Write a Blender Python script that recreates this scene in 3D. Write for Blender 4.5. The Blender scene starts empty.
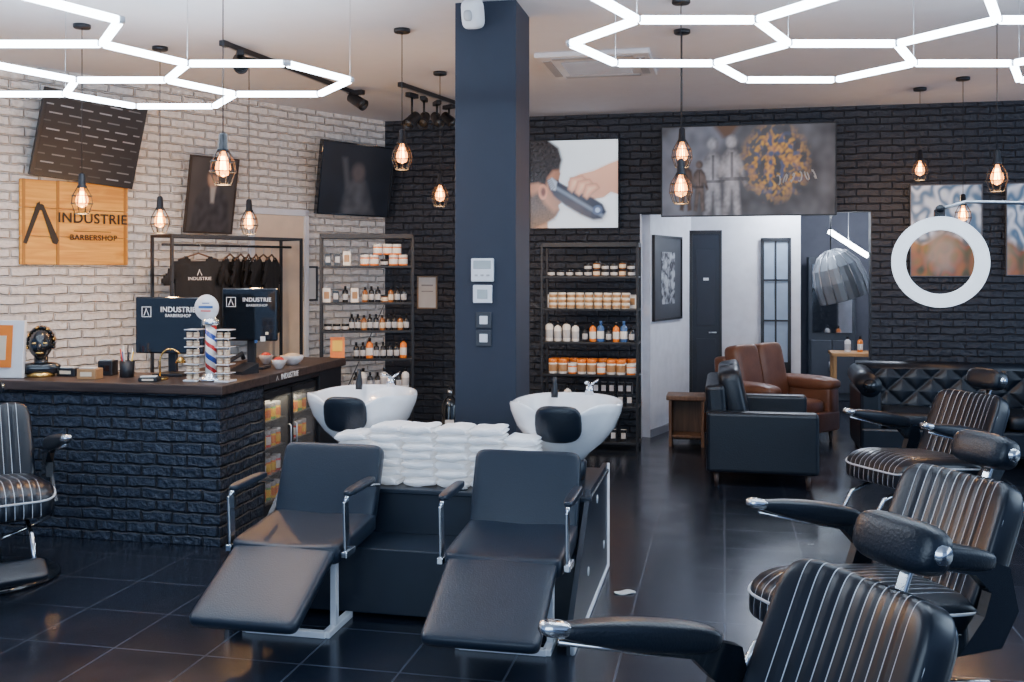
import bpy, bmesh, math, random
from mathutils import Matrix, Vector, noise
random.seed(7)
F=1000.0;H=272.0;CX=512.0;CH=1.7;CEIL=3.32
C=bpy.context.scene.collection
def P(px,py,d): return Vector(((px-CX)*d/F,d,CH-(py-H)*d/F))
def G(px,py,z=0.0):
    d=(CH-z)*F/(py-H); return Vector(((px-CX)*d/F,d,z))
rad=math.radians
def Rx(a):return Matrix.Rotation(rad(a),4,'X')
def Ry(a):return Matrix.Rotation(rad(a),4,'Y')
def Rz(a):return Matrix.Rotation(rad(a),4,'Z')
def T(*p):
    return Matrix.Translation(Vector(p if len(p)==3 else p[0]))
# ---------------- materials
MATS={}
def newmat(name):
    m=bpy.data.materials.new(name);m.use_nodes=True
    return m,m.node_tree,m.node_tree.nodes['Principled BSDF']
def mat(name,col,rough=.5,metal=0,emit=0,ecol=None,bump=0,bscale=200,coat=0,var=0,vscale=8,alpha=1):
    if name in MATS:return MATS[name]
    m,nt,b=newmat(name)
    b.inputs['Base Color'].default_value=(*col,1);b.inputs['Roughness'].default_value=rough
    b.inputs['Metallic'].default_value=metal
    b.inputs['Coat Weight'].default_value=coat
    if emit:
        b.inputs['Emission Color'].default_value=(*(ecol or col),1);b.inputs['Emission Strength'].default_value=emit
    if alpha<1:b.inputs['Alpha'].default_value=alpha
    tc=nt.nodes.new('ShaderNodeTexCoord')
    n=nt.nodes.new('ShaderNodeTexNoise');n.inputs['Scale'].default_value=vscale;n.inputs['Detail'].default_value=4
    nt.links.new(tc.outputs['Object'],n.inputs['Vector'])
    v=var if var else .08
    r=nt.nodes.new('ShaderNodeMapRange');r.inputs[3].default_value=1-v*2;r.inputs[4].default_value=1+v*2
    nt.links.new(n.outputs['Fac'],r.inputs[0])
    mx=nt.nodes.new('ShaderNodeMix');mx.data_type='RGBA';mx.blend_type='MULTIPLY';mx.inputs[0].default_value=1
    mx.inputs[6].default_value=(*col,1);nt.links.new(r.outputs[0],mx.inputs[7]);nt.links.new(mx.outputs[2],b.inputs['Base Color'])
    if bump:
        n2=nt.nodes.new('ShaderNodeTexNoise');n2.inputs['Scale'].default_value=bscale;n2.inputs['Detail'].default_value=3
        nt.links.new(tc.outputs['Object'],n2.inputs['Vector'])
        bp=nt.nodes.new('ShaderNodeBump');bp.inputs['Strength'].default_value=bump;bp.inputs['Distance'].default_value=.01
        nt.links.new(n2.outputs['Fac'],bp.inputs['Height']);nt.links.new(bp.outputs['Normal'],b.inputs['Normal'])
    MATS[name]=m;return m
def brickmat(name,c1,c2,mortar,rough,bw=.24,rh=.075,ms=.012,bstr=.8,dist=.02,warp=.02):
    m,nt,b=newmat(name);L=nt.links.new;N=nt.nodes.new
    tc=N('ShaderNodeTexCoord');s=N('ShaderNodeSeparateXYZ');L(tc.outputs['Object'],s.inputs[0])
    ad=N('ShaderNodeMath');ad.operation='ADD';L(s.outputs[0],ad.inputs[0]);L(s.outputs[1],ad.inputs[1])
    cb=N('ShaderNodeCombineXYZ');L(ad.outputs[0],cb.inputs[0]);L(s.outputs[2],cb.inputs[1])
    nz=N('ShaderNodeTexNoise');nz.inputs['Scale'].default_value=9;nz.inputs['Detail'].default_value=4;L(tc.outputs['Object'],nz.inputs['Vector'])
    mm=N('ShaderNodeVectorMath');mm.operation='MULTIPLY_ADD';L(nz.outputs['Color'],mm.inputs[0]);mm.inputs[1].default_value=(warp,warp,0);L(cb.outputs[0],mm.inputs[2])
    br=N('ShaderNodeTexBrick');L(mm.outputs[0],br.inputs['Vector']);br.inputs['Scale'].default_value=1
    br.inputs['Brick Width'].default_value=bw;br.inputs['Row Height'].default_value=rh;br.inputs['Mortar Size'].default_value=ms
    br.inputs['Mortar Smooth'].default_value=.8
    br.inputs['Color1'].default_value=(*c1,1);br.inputs['Color2'].default_value=(*c2,1);br.inputs['Mortar'].default_value=(*mortar,1)
    n2=N('ShaderNodeTexNoise');n2.inputs['Scale'].default_value=22;n2.inputs['Detail'].default_value=5;L(tc.outputs['Object'],n2.inputs['Vector'])
    r=N('ShaderNodeMapRange');r.inputs[3].default_value=.7;r.inputs[4].default_value=1.3;L(n2.outputs['Fac'],r.inputs[0])
    mx=N('ShaderNodeMix');mx.data_type='RGBA';mx.blend_type='MULTIPLY';mx.inputs[0].default_value=1;L(br.outputs['Color'],mx.inputs[6]);L(r.outputs[0],mx.inputs[7])
    L(mx.outputs[2],b.inputs['Base Color']);b.inputs['Roughness'].default_value=rough
    sub=N('ShaderNodeMath');sub.operation='MULTIPLY_ADD';L(n2.outputs['Fac'],sub.inputs[0]);sub.inputs[1].default_value=.8
    inv=N('ShaderNodeMath');inv.operation='SUBTRACT';inv.inputs[0].default_value=1;L(br.outputs['Fac'],inv.inputs[1]);L(inv.outputs[0],sub.inputs[2])
    bp=N('ShaderNodeBump');bp.inputs['Strength'].default_value=bstr;bp.inputs['Distance'].default_value=dist
    L(sub.outputs[0],bp.inputs['Height']);L(bp.outputs['Normal'],b.inputs['Normal'])
    return m
def tilemat():
    m,nt,b=newmat('floor_tiles');L=nt.links.new;N=nt.nodes.new
    tc=N('ShaderNodeTexCoord');br=N('ShaderNodeTexBrick');br.offset=0
    mp=N('ShaderNodeMapping');mp.inputs['Rotation'].default_value=(0,0,rad(12));L(tc.outputs['Object'],mp.inputs[0]);L(mp.outputs[0],br.inputs['Vector'])
    br.inputs['Scale'].default_value=1;br.inputs['Brick Width'].default_value=.45;br.inputs['Row Height'].default_value=.45
    br.inputs['Mortar Size'].default_value=.005;br.inputs['Mortar Smooth'].default_value=.1
    br.inputs['Color1'].default_value=(.008,.012,.022,1);br.inputs['Color2'].default_value=(.012,.017,.029,1);br.inputs['Mortar'].default_value=(.055,.068,.095,1)
    nz=N('ShaderNodeTexNoise');nz.inputs['Scale'].default_value=3;nz.inputs['Detail'].default_value=8;L(tc.outputs['Object'],nz.inputs['Vector'])
    r=N('ShaderNodeMapRange');r.inputs[3].default_value=.10;r.inputs[4].default_value=.34;L(nz.outputs['Fac'],r.inputs[0]);L(r.outputs[0],b.inputs['Roughness'])
    L(br.outputs['Color'],b.inputs['Base Color'])
    bp=N('ShaderNodeBump');bp.invert=True;bp.inputs['Strength'].default_value=.3;bp.inputs['Distance'].default_value=.004
    L(br.outputs['Fac'],bp.inputs['Height']);L(bp.outputs['Normal'],b.inputs['Normal'])
    return m
def stripemat():
    m,nt,b=newmat('striped_leather');L=nt.links.new;N=nt.nodes.new
    tc=N('ShaderNodeTexCoord');s=N('ShaderNodeSeparateXYZ');L(tc.outputs['Object'],s.inputs[0])
    def mth(op,a,bv=None):
        n=N('ShaderNodeMath');n.operation=op
        if isinstance(a,(int,float)):n.inputs[0].default_value=a
        else:L(a,n.inputs[0])
        if bv is not None:
            if isinstance(bv,(int,float)):n.inputs[1].default_value=bv
            else:L(bv,n.inputs[1])
        return n.outputs[0]
    x=s.outputs[0]
    fr=mth('ABSOLUTE',mth('SUBTRACT',mth('FRACT',mth('ADD',mth('DIVIDE',x,.042),50)),.5))
    line=mth('LESS_THAN',fr,.04)
    lim=mth('LESS_THAN',mth('ABSOLUTE',x),.19)
    f=mth('MULTIPLY',line,lim)
    mx=N('ShaderNodeMix');mx.data_type='RGBA';L(f,mx.inputs[0]);mx.inputs[6].default_value=(.006,.009,.016,1);mx.inputs[7].default_value=(.5,.54,.60,1)
    L(mx.outputs[2],b.inputs['Base Color']);b.inputs['Roughness'].default_value=.3
    h=mth('MULTIPLY',mth('COSINE',mth('MULTIPLY',x,2*math.pi/.042)),lim)
    bp=N('ShaderNodeBump');bp.inputs['Strength'].default_value=.2;bp.inputs['Distance'].default_value=.005
    L(h,bp.inputs['Height']);L(bp.outputs['Normal'],b.inputs['Normal'])
    return m
def polemat():
    m,nt,b=newmat('barber_stripes');L=nt.links.new;N=nt.nodes.new
    tc=N('ShaderNodeTexCoord');s=N('ShaderNodeSeparateXYZ');L(tc.outputs['Object'],s.inputs[0])
    a=N('ShaderNodeMath');a.operation='ARCTAN2';L(s.outputs[1],a.inputs[0]);L(s.outputs[0],a.inputs[1])
    d=N('ShaderNodeMath');d.operation='DIVIDE';L(a.outputs[0],d.inputs[0]);d.inputs[1].default_value=2*math.pi
    z=N('ShaderNodeMath');z.operation='MULTIPLY_ADD';L(s.outputs[2],z.inputs[0]);z.inputs[1].default_value=7;L(d.outputs[0],z.inputs[2])
    f=N('ShaderNodeMath');f.operation='FRACT';L(z.outputs[0],f.inputs[0])
    cr=N('ShaderNodeValToRGB');cr.color_ramp.interpolation='CONSTANT';L(f.outputs[0],cr.inputs[0])
    e=cr.color_ramp.elements;e[0].color=(.8,.8,.8,1);e[1].position=.3;e[1].color=(.6,.03,.03,1)
    q=e.new(.5);q.color=(.8,.8,.8,1);q=e.new(.75);q.color=(.03,.07,.35,1)
    L(cr.outputs[0],b.inputs['Base Color']);b.inputs['Roughness'].default_value=.2
    return m
def noisemat(name,stops,scale,rough=.4,detail=5,dist=.6,emit=0):
    m,nt,b=newmat(name);L=nt.links.new;N=nt.nodes.new
    tc=N('ShaderNodeTexCoord');n=N('ShaderNodeTexNoise');n.inputs['Scale'].default_value=scale;n.inputs['Detail'].default_value=detail;n.inputs['Distortion'].default_value=dist
    L(tc.outputs['Object'],n.inputs['Vector']);cr=N('ShaderNodeValToRGB');L(n.outputs['Fac'],cr.inputs[0])
    e=cr.color_ramp.elements;e[0].position=stops[0][0];e[0].color=(*stops[0][1],1);e[1].position=stops[1][0];e[1].color=(*stops[1][1],1)
    for p,c in stops[2:]:
        q=e.new(p);q.color=(*c,1)
    L(cr.outputs[0],b.inputs['Base Color']);b.inputs['Roughness'].default_value=rough
    if emit:
        L(cr.outputs[0],b.inputs['Emission Color']);b.inputs['Emission Strength'].default_value=emit
    return m
def woodmat(name,c1,c2,axis='X',scale=2,rough=.45):
    m,nt,b=newmat(name);L=nt.links.new;N=nt.nodes.new
    tc=N('ShaderNodeTexCoord');mp=N('ShaderNodeMapping');L(tc.outputs['Object'],mp.inputs[0])
    mp.inputs['Scale'].default_value={'X':(1,12,12),'Y':(12,1,12),'Z':(12,12,1)}[axis]
    n=N('ShaderNodeTexNoise');n.inputs['Scale'].default_value=scale;n.inputs['Detail'].default_value=6;n.inputs['Distortion'].default_value=1
    L(mp.outputs[0],n.inputs['Vector']);cr=N('ShaderNodeValToRGB');L(n.outputs['Fac'],cr.inputs[0])
    cr.color_ramp.elements[0].position=.35;cr.color_ramp.elements[0].color=(*c1,1);cr.color_ramp.elements[1].position=.65;cr.color_ramp.elements[1].color=(*c2,1)
    L(cr.outputs[0],b.inputs['Base Color']);b.inputs['Roughness'].default_value=rough
    return m
LEA=mat('black_leather',(.006,.010,.018),.32,bump=.15,bscale=120)
LEB=mat('navy_leather',(.011,.019,.034),.36,bump=.15,bscale=150)
STR=stripemat();POLE=polemat()
BRN=mat('brown_leather',(.15,.060,.032),.38,bump=.2,bscale=60,var=.2)
CHR=mat('chrome',(.75,.78,.82),.12,1);STL=mat('brushed_steel',(.5,.52,.56),.35,1)
BLK=mat('black_metal',(.009,.011,.016),.4);BLKG=mat('black_gloss',(.006,.009,.014),.12,coat=.5)
NAVY=mat('navy_paint',(.014,.022,.042),.65,var=.05)
UNIT=mat('unit_laminate',(.010,.017,.030),.36);WHT=mat('white_lacquer',(.72,.75,.8),.3)
CER=mat('ceramic',(.88,.90,.93),.12,coat=.5);PAPER=mat('paper',(.7,.7,.68),.7)
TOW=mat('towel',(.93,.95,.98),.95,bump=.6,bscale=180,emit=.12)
PLAS=mat('white_plaster',(.72,.74,.80),.8,bump=.05,bscale=40)
CEILM=mat('ceiling_paint',(.76,.79,.86),.9,bump=.05,bscale=60,var=.02)
BWH=brickmat('white_brick',(.84,.80,.76),(.80,.76,.72),(.70,.66,.62),.75,bstr=1,dist=.03,bw=.23,rh=.073,warp=.03)
BDK=brickmat('dark_brick',(.014,.019,.032),(.018,.024,.038),(.009,.012,.021),.45,bstr=.9,dist=.025,bw=.22,rh=.07,ms=.009,warp=.03)
BCT=brickmat('counter_brick',(.018,.029,.052),(.022,.034,.058),(.010,.015,.027),.40,bw=.21,rh=.072,ms=.010,bstr=1,dist=.04,warp=.03)
WDK=woodmat('dark_wood',(.028,.018,.016),(.075,.05,.042));WOK=woodmat('golden_wood',(.66,.26,.02),(.92,.46,.06))
WBR=woodmat('brown_wood',(.07,.035,.02),(.16,.085,.045),'Z');TUBE=mat('led_tube',(1,1,1),.4,emit=24,ecol=(.70,.85,1))
GOLD=mat('brass',(.8,.5,.15),.25,1);BULB=mat('warm_filament',(1,.5,.15),.4,emit=90,ecol=(1,.45,.12))
def glass(name,col=(1,1,1),tr=.8,rough=.05,emit=0,ecol=None):
    m,nt,b=newmat(name);N=nt.nodes.new;L=nt.links.new
    t=N('ShaderNodeBsdfTransparent');t.inputs[0].default_value=(*col,1);mx=N('ShaderNodeMixShader');mx.inputs[0].default_value=tr
    b.inputs['Roughness'].default_value=rough;b.inputs['Base Color'].default_value=(*[c*.3 for c in col],1)
    if emit:b.inputs['Emission Color'].default_value=(*(ecol or col),1);b.inputs['Emission Strength'].default_value=emit
    L(b.outputs[0],mx.inputs[1]);L(t.outputs[0],mx.inputs[2]);L(mx.outputs[0],nt.nodes['Material Output'].inputs[0])
    return m
GLS=glass('clear_glass');BGL=glass('amber_bulb_glass',(1,.70,.36),.5,emit=6,ecol=(1,.42,.10))
# ---------------- mesh builder
def sgnp(v,e): return math.copysign(abs(v)**e,v)
class M:
    def __init__(s):s.v=[];s.f=[];s.mi=[];s.sm=[];s.mats=[]
    def k(s,m):
        if m not in s.mats:s.mats.append(m)
        return s.mats.index(m)
    def add(s,vs,fs,m,X=None,sm=False):
        o=len(s.v);i=s.k(m)
        for v in vs:
            v=Vector(v)
            if X is not None:v=X@v
            s.v.append(v)
        for f in fs:
            s.f.append([o+a for a in f]);s.mi.append(i);s.sm.append(sm)
        return s
    def box(s,c,sz,m,R=None,r=0,seg=2):
        bm=bmesh.new();bmesh.ops.create_cube(bm,size=1)
        for v in bm.verts:v.co=Vector((v.co.x*sz[0],v.co.y*sz[1],v.co.z*sz[2]))
        if r>0:
            r=min(r,min(sz)*.49);bmesh.ops.bevel(bm,geom=bm.edges[:],offset=r,segments=seg,profile=.5,affect='EDGES')
        bm.verts.index_update()
        X=T(c)@(R if R else Matrix())
        s.add([v.co.copy() for v in bm.verts],[[v.index for v in f.verts] for f in bm.faces],m,X,False)
        bm.free();return s
    def bx(s,x0,x1,y0,y1,z0,z1,m,r=0):
        return s.box(((x0+x1)/2,(y0+y1)/2,(z0+z1)/2),(x1-x0,y1-y0,z1-z0),m,None,r)
    def lathe(s,pr,m,X=None,n=24,sm=True,sx=1,sy=1):
        vs=[];fs=[]
        for r,z in pr:
            for i in range(n):
                a=2*math.pi*i/n;vs.append((max(r,1e-4)*math.cos(a)*sx,max(r,1e-4)*math.sin(a)*sy,z))
        for j in range(len(pr)-1):
            for i in range(n):
                fs.append([j*n+i,j*n+(i+1)%n,(j+1)*n+(i+1)%n,(j+1)*n+i])
        if pr[0][0]>1e-3:fs.append(list(range(n))[::-1])
        if pr[-1][0]>1e-3:fs.append([(len(pr)-1)*n+i for i in range(n)])
        return s.add(vs,fs,m,X,sm)
    def cyl(s,p0,p1,r,m,r1=None,n=16):
        p0=Vector(p0);p1=Vector(p1);d=p1-p0;q=d.to_track_quat('Z','Y').to_matrix().to_4x4()
        return s.lathe([(r,0),(r if r1 is None else r1,d.length)],m,T(p0)@q,n)
    def tube(s,pts,r,m,n=8,closed=False):
        pts=[Vector(p) for p in pts];N=len(pts);vs=[];fs=[];up=None
        for i,p in enumerate(pts):
            a=pts[(i-1)%N] if (closed or i>0) else p;b=pts[(i+1)%N] if (closed or i<N-1) else p
            t=(b-a).normalized()
            if up is None:
                up=Vector((0,0,1)) if abs(t.z)<.9 else Vector((1,0,0))
            x=t.cross(up)
            if x.length<1e-4:x=t.orthogonal()
            x.normalize();y=x.cross(t).normalized();up=y
            for k in range(n):
                an=2*math.pi*k/n;vs.append(p+x*(r*math.cos(an))+y*(r*math.sin(an)))
        for i in range(N if closed else N-1):
            j=(i+1)%N
            for k in range(n):fs.append([i*n+k,i*n+(k+1)%n,j*n+(k+1)%n,j*n+k])
        if not closed:fs.append(list(range(n)));fs.append([(N-1)*n+k for k in range(n)][::-1])
        return s.add(vs,fs,m,None,True)
    def pill(s,c,sz,m,R=None,e1=.35,e2=.35,fn=None,nu=32,nv=14):
        vs=[];fs=[]
        for j in range(nv+1):
            v=-math.pi/2+math.pi*j/nv
            for i in range(nu):
                u=2*math.pi*i/nu
                cv=sgnp(math.cos(v),e1) if abs(math.cos(v))>1e-6 else 0
                p=Vector((sz[0]/2*cv*sgnp(math.cos(u),e2),sz[1]/2*cv*sgnp(math.sin(u),e2),sz[2]/2*sgnp(math.sin(v),e1)))
                if fn:p=fn(p)
                vs.append(p)
        for j in range(nv):
            for i in range(nu):fs.append([j*nu+i,j*nu+(i+1)%nu,(j+1)*nu+(i+1)%nu,(j+1)*nu+i])
        return s.add(vs,fs,m,T(c)@(R if R else Matrix()),True)
    def ext(s,poly,x0,x1,m,X=None):
        n=len(poly);vs=[(x0,a,b) for a,b in poly]+[(x1,a,b) for a,b in poly]
        fs=[list(range(n)),[n+i for i in range(n)][::-1]]+[[i,i+n,(i+1)%n+n,(i+1)%n] for i in range(n)]
        return s.add(vs,fs,m,X)
    def flat(s,poly,y,m,th=.002):
        n=len(poly);vs=[(a,y,b) for a,b in poly]+[(a,y+th,b) for a,b in poly]
        fs=[list(range(n)),[n+i for i in range(n)][::-1]]+[[i,(i+1)%n,(i+1)%n+n,i+n] for i in range(n)]
        return s.add(vs,fs,m)
    def mesh(s,name):
        me=bpy.data.meshes.new(name);me.from_pydata([tuple(v) for v in s.v],[],s.f)
        for m in s.mats:me.materials.append(m)
        for p,i,sm in zip(me.polygons,s.mi,s.sm):p.material_index=i;p.use_smooth=sm
        bm=bmesh.new();bm.from_mesh(me);bmesh.ops.remove_doubles(bm,verts=bm.verts,dist=1e-5);bmesh.ops.recalc_face_normals(bm,faces=bm.faces);bm.to_mesh(me);bm.free()
        me.update();return me
    def part(s,name,parent,label=None):
        o=bpy.data.objects.new(name,s.mesh(name));C.objects.link(o);o.parent=parent
        if label:o['label']=label
        return o
    def thing(s,name,label,cat,loc=(0,0,0),rz=0,group=None,X=None):
        o=bpy.data.objects.new(name,s.mesh(name));C.objects.link(o)
        o.matrix_world=X if X is not None else T(loc)@Rz(rz)
        o['label']=label;o['category']=cat
        if group:o['group']=group
        return o
    def struct(s,name,loc=(0,0,0),rz=0):
        o=bpy.data.objects.new(name,s.mesh(name));C.objects.link(o);o.matrix_world=T(loc)@Rz(rz);o['kind']='structure';return o
def empty(name,label,cat,loc=(0,0,0),rz=0,group=None,X=None):
    o=bpy.data.objects.new(name,None);o.empty_display_size=.1;C.objects.link(o)
    o.matrix_world=X if X is not None else T(loc)@Rz(rz)
    o['label']=label;o['category']=cat
    if group:o['group']=group
    return o
def text(body,size,m,parent,X,name='lettering',sx=1,bold=.0):
    cu=bpy.data.curves.new('t','FONT');cu.body=body;cu.size=size;cu.align_x='CENTER';cu.align_y='CENTER';cu.extrude=.0015;cu.offset=bold;cu.space_character=1.08
    to=bpy.data.objects.new('t',cu);C.objects.link(to);bpy.context.view_layer.update()
    me=bpy.data.meshes.new_from_object(to.evaluated_get(bpy.context.evaluated_depsgraph_get()))
    bpy.data.objects.remove(to);me.materials.clear();me.materials.append(m)
    o=bpy.data.objects.new(name,me);C.objects.link(o);o.parent=parent;o.matrix_local=X@Rx(90)@Matrix.Diagonal((sx,1,1,1));return o
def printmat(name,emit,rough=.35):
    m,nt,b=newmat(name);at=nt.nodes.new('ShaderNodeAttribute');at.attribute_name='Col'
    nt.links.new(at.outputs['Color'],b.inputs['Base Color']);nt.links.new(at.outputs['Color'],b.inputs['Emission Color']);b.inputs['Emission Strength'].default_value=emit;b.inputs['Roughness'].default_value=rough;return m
def paint(par,ww,hh,y,nx,ny,fn,m,name='picture'):
    vs=[];fs=[];cs=[]
    for j in range(ny+1):
        for i in range(nx+1):
            u=i/nx;v=1-j/ny;vs.append(((u-.5)*ww,y,(.5-v)*hh));cs.append(fn(u,v))
    for j in range(ny):
        for i in range(nx):a=j*(nx+1)+i;fs.append((a,a+1,a+nx+2,a+nx+1))
    me=bpy.data.meshes.new(name);me.from_pydata(vs,[],fs);me.materials.append(m)
    ca=me.color_attributes.new('Col','FLOAT_COLOR','POINT')
    fl=[]
    for c in cs:fl.extend((max(0,c[0]),max(0,c[1]),max(0,c[2]),1))
    ca.data.foreach_set('color',fl)
    o=bpy.data.objects.new(name,me);C.objects.link(o);o.parent=par;return o
def sd(u,v,poly):
    d=1e9;ins=False;n=len(poly)
    for i in range(n):
        ax,ay=poly[i];bx_,by=poly[(i+1)%n];ex=bx_-ax;ey=by-ay;wx=u-ax;wy=v-ay
        t=max(0,min(1,(wx*ex+wy*ey)/(ex*ex+ey*ey+1e-12)));dx=wx-ex*t;dy=wy-ey*t;d=min(d,dx*dx+dy*dy)
        if (ay>v)!=(by>v) and u<(bx_-ax)*(v-ay)/(by-ay)+ax:ins=not ins
    return -math.sqrt(d) if ins else math.sqrt(d)
def ov(c,col,s,soft=.012,k=1):
    a=max(0,min(1,.5-s/(2*soft)))*k
    return tuple(c[i]*(1-a)+col[i]*a for i in range(3))
def sc(c,k):return tuple(x*k for x in c)
def nz(u,v,s,z=0):return noise.noise(Vector((u*s,v*s,z)))
# ---------------- room frame
K=Vector((-.127*10.75,10.75,0));UB=Vector((math.cos(rad(12)),-math.sin(rad(12)),0));UL=Vector((-math.sin(rad(40)),-math.cos(rad(40)),0))
def hit(px,p0,u,off=Vector((0,0,0))):
    q=p0+off;a=(px-CX)/F
    t=(a*q.y-q.x)/(u.x-a*u.y);return q+u*t,t
NB=Vector((-math.sin(rad(12)),-math.cos(rad(12)),0));NL=Vector((math.cos(rad(40)),-math.sin(rad(40)),0))
def onwall(w,px0,py0,px1,py1,off):
    p0,u,n,a=(K,UB,NB,-12) if w=='B' else (K,UL,NL,50)
    A,_=hit(px0,p0,u,n*off);B,_=hit(px1,p0,u,n*off);c=(A+B)/2;w_=(A-B).length;d=c.y
    z0=CH-(py1-H)*d/F;z1=CH-(py0-H)*d/F
    return Vector((c.x,c.y,(z0+z1)/2)),a,w_,z1-z0
M().bx(-9,9,-1.5,16,-.1,0,tilemat()).struct('floor')
M().bx(-9,9,-1.5,16,CEIL,CEIL+.1,CEILM).struct('ceiling')
M().bx(-7.5,.0,0,.15,0,CEIL,BWH).struct('wall_left',K,50)
tO0=hit(640,K,UB)[1];tO1=hit(872,K,UB)[1];ZO=2.29
w=M();w.bx(-.15,tO0,0,.15,0,CEIL,BDK);w.bx(tO0,tO1,0,.15,ZO,CEIL,BDK);w.bx(tO1,9.5,0,.15,0,CEIL,BDK);w.struct('wall_back',K,-12)
M().bx(tO0-.0,tO0+.012,-.003,.15,0,ZO,PLAS).struct('trim_1',K,-12)
M().bx(tO1-.012,tO1,-.003,.15,0,ZO,BLK).struct('trim_2',K,-12)
cA=Vector((1.42,10.27,0));cB=Vector((2.03,11.35,0));dl=(cB-cA).length;ca=math.degrees(math.atan2(cB.y-cA.y,cB.x-cA.x))
M().bx(0,dl,0,.1,0,2.6,PLAS).struct('wall_corridor_left',cA,ca)
M().bx(0,1.2,0,.1,0,2.6,PLAS).struct('wall_corridor_back',cB,-12)
M().bx(-.02,3.0,0,2.6,2.6,2.65,PLAS).struct('ceiling_corridor',(1.37,10.45,0),-12)
M().bx(0,5,0,.1,0,2.6,mat('backroom_paint',(.09,.10,.13),.7)).struct('wall_backroom',(1.8,14.2,0),-12)
M().bx(0,3.2,0,.1,0,2.6,PLAS).struct('wall_corridor_right',(4.1,10.3,0),70)
d=M();d.bx(.02,.32,-.045,0,0,2.13,mat('door_navy',(.011,.018,.032),.5),.004);d.bx(.06,.28,-.052,-.044,.2,.95,mat('door_navy2',(.014,.021,.036),.5),.01);d.bx(.06,.28,-.052,-.044,1.1,1.95,MATS['door_navy2'],.01)
d.cyl((.28,-.09,1.02),(.20,-.09,1.02),.009,STL);d.cyl((.28,-.045,1.02),(.28,-.09,1.02),.009,STL);d.box((.17,-.055,1.62),(.06,.004,.03),WHT);d.struct('door_1',cB,-12)
d=M();d.bx(-.02,.02,-.05,0,0,2.17,BLK);d.bx(-.02,.34,-.05,0,2.13,2.17,BLK);d.bx(.32,.345,-.05,0,0,2.17,BLK);d.struct('trim_3',cB,-12)
d=M();GX=.77
d.bx(GX,GX+.035,-.05,-.01,0,2.08,BLK);d.bx(GX+.29,GX+.325,-.05,-.01,0,2.08,BLK);d.bx(GX,GX+.325,-.05,-.01,2.04,2.08,BLK);d.bx(GX,GX+.325,-.05,-.01,0,.7,BLK);d.bx(GX+.15,GX+.17,-.045,-.015,.7,2.04,BLK)
for z in(1.15,1.6):d.bx(GX,GX+.325,-.045,-.015,z,z+.02,BLK)
d.bx(GX+.03,GX+.3,-.032,-.028,.7,2.04,mat('frosted_pane',(.28,.36,.47),.3));d.struct('door_2',cB,-12)
c,a,ww,hh=onwall('L',252,203,302,400,.0)
d=M();hw=ww/2
d.bx(-hw,hw,-.03,0,0,2.25,mat('beige_door',(.75,.60,.46),.7),.004)
d.bx(-hw-.05,-hw,-.05,0,0,2.3,PLAS,.004);d.bx(hw,hw+.05,-.05,0,0,2.3,PLAS,.004);d.bx(-hw-.05,hw+.05,-.05,0,2.25,2.31,PLAS,.004)
d.struct('door_3',(c.x,c.y,0),a)
M().bx(0,dl,-.012,0,0,.08,mat('skirting',(.25,.26,.3),.5)).struct('baseboard_corridor',cA,ca)
# ---------------- column
DC=6.02
cc=M();c0=P(455,272,DC);colX=T((c0.x,c0.y,0))@Rz(-12)
cc.bx(0,.375,0,.42,0,CEIL,NAVY,.004);o=cc.struct('wall_column');o.matrix_world=colX
def oncol(px,py):
    p,t=hit(px,Vector((c0.x,c0.y,0)),UB);return t,CH-(py-H)*p.y/F
def colthing(name,label,cat,px,py):
    t,z=oncol(px,py);return empty(name,label,cat,X=colX@T(t,0,z)@Matrix.Diagonal((.9,.9,.9,1)))
e=colthing('thermostat','white wall thermostat with a grey display on the column','thermostat',483,270)
M().box((0,-.0125,0),(.155,.025,.155),WHT,None,.008).part('housing',e);M().box((0,-.026,.035),(.12,.004,.055),mat('lcd',(.35,.4,.42),.2),None,.002).part('display',e)
for i in range(3):M().box((-.04+i*.04,-.027,-.035),(.022,.006,.012),mat('grey_key',(.4,.42,.45),.5),None,.002).part('button',e)
e=colthing('wall_controller','square white control panel mounted on the column','control panel',483,294)
M().box((0,-.01,0),(.13,.02,.12),WHT,None,.006).part('housing',e);M().box((0,-.022,0),(.07,.004,.06),MATS['lcd'],None,.002).part('display',e)
for py in(320,338):
    e=colthing('light_switch','dark square wall switch with a white rocker on the column','switch',484,py);e['group']='switches on the column'
    M().box((0,-.006,0),(.105,.012,.105),mat('switch_grey',(.03,.035,.045),.4),None,.003).part('frame',e);M().box((0,-.014,0),(.055,.008,.055),WHT,None,.003).part('rocker',e)
e=colthing('motion_sensor','white angular alarm sensor on a bracket on the column','sensor',478,18)
M().box((0,-.02,0),(.05,.04,.05),WHT,None,.01).part('bracket',e)
M().pill((-.01,-.10,-.0),(.14,.11,.19),WHT,Rx(18)@Rz(-20),.5,.5).part('housing',e);M().pill((-.03,-.15,-.02),(.06,.04,.07),mat('sensor_lens',(.45,.47,.5),.2),Rx(18)@Rz(-20),.7,.7).part('lens',e)
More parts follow.
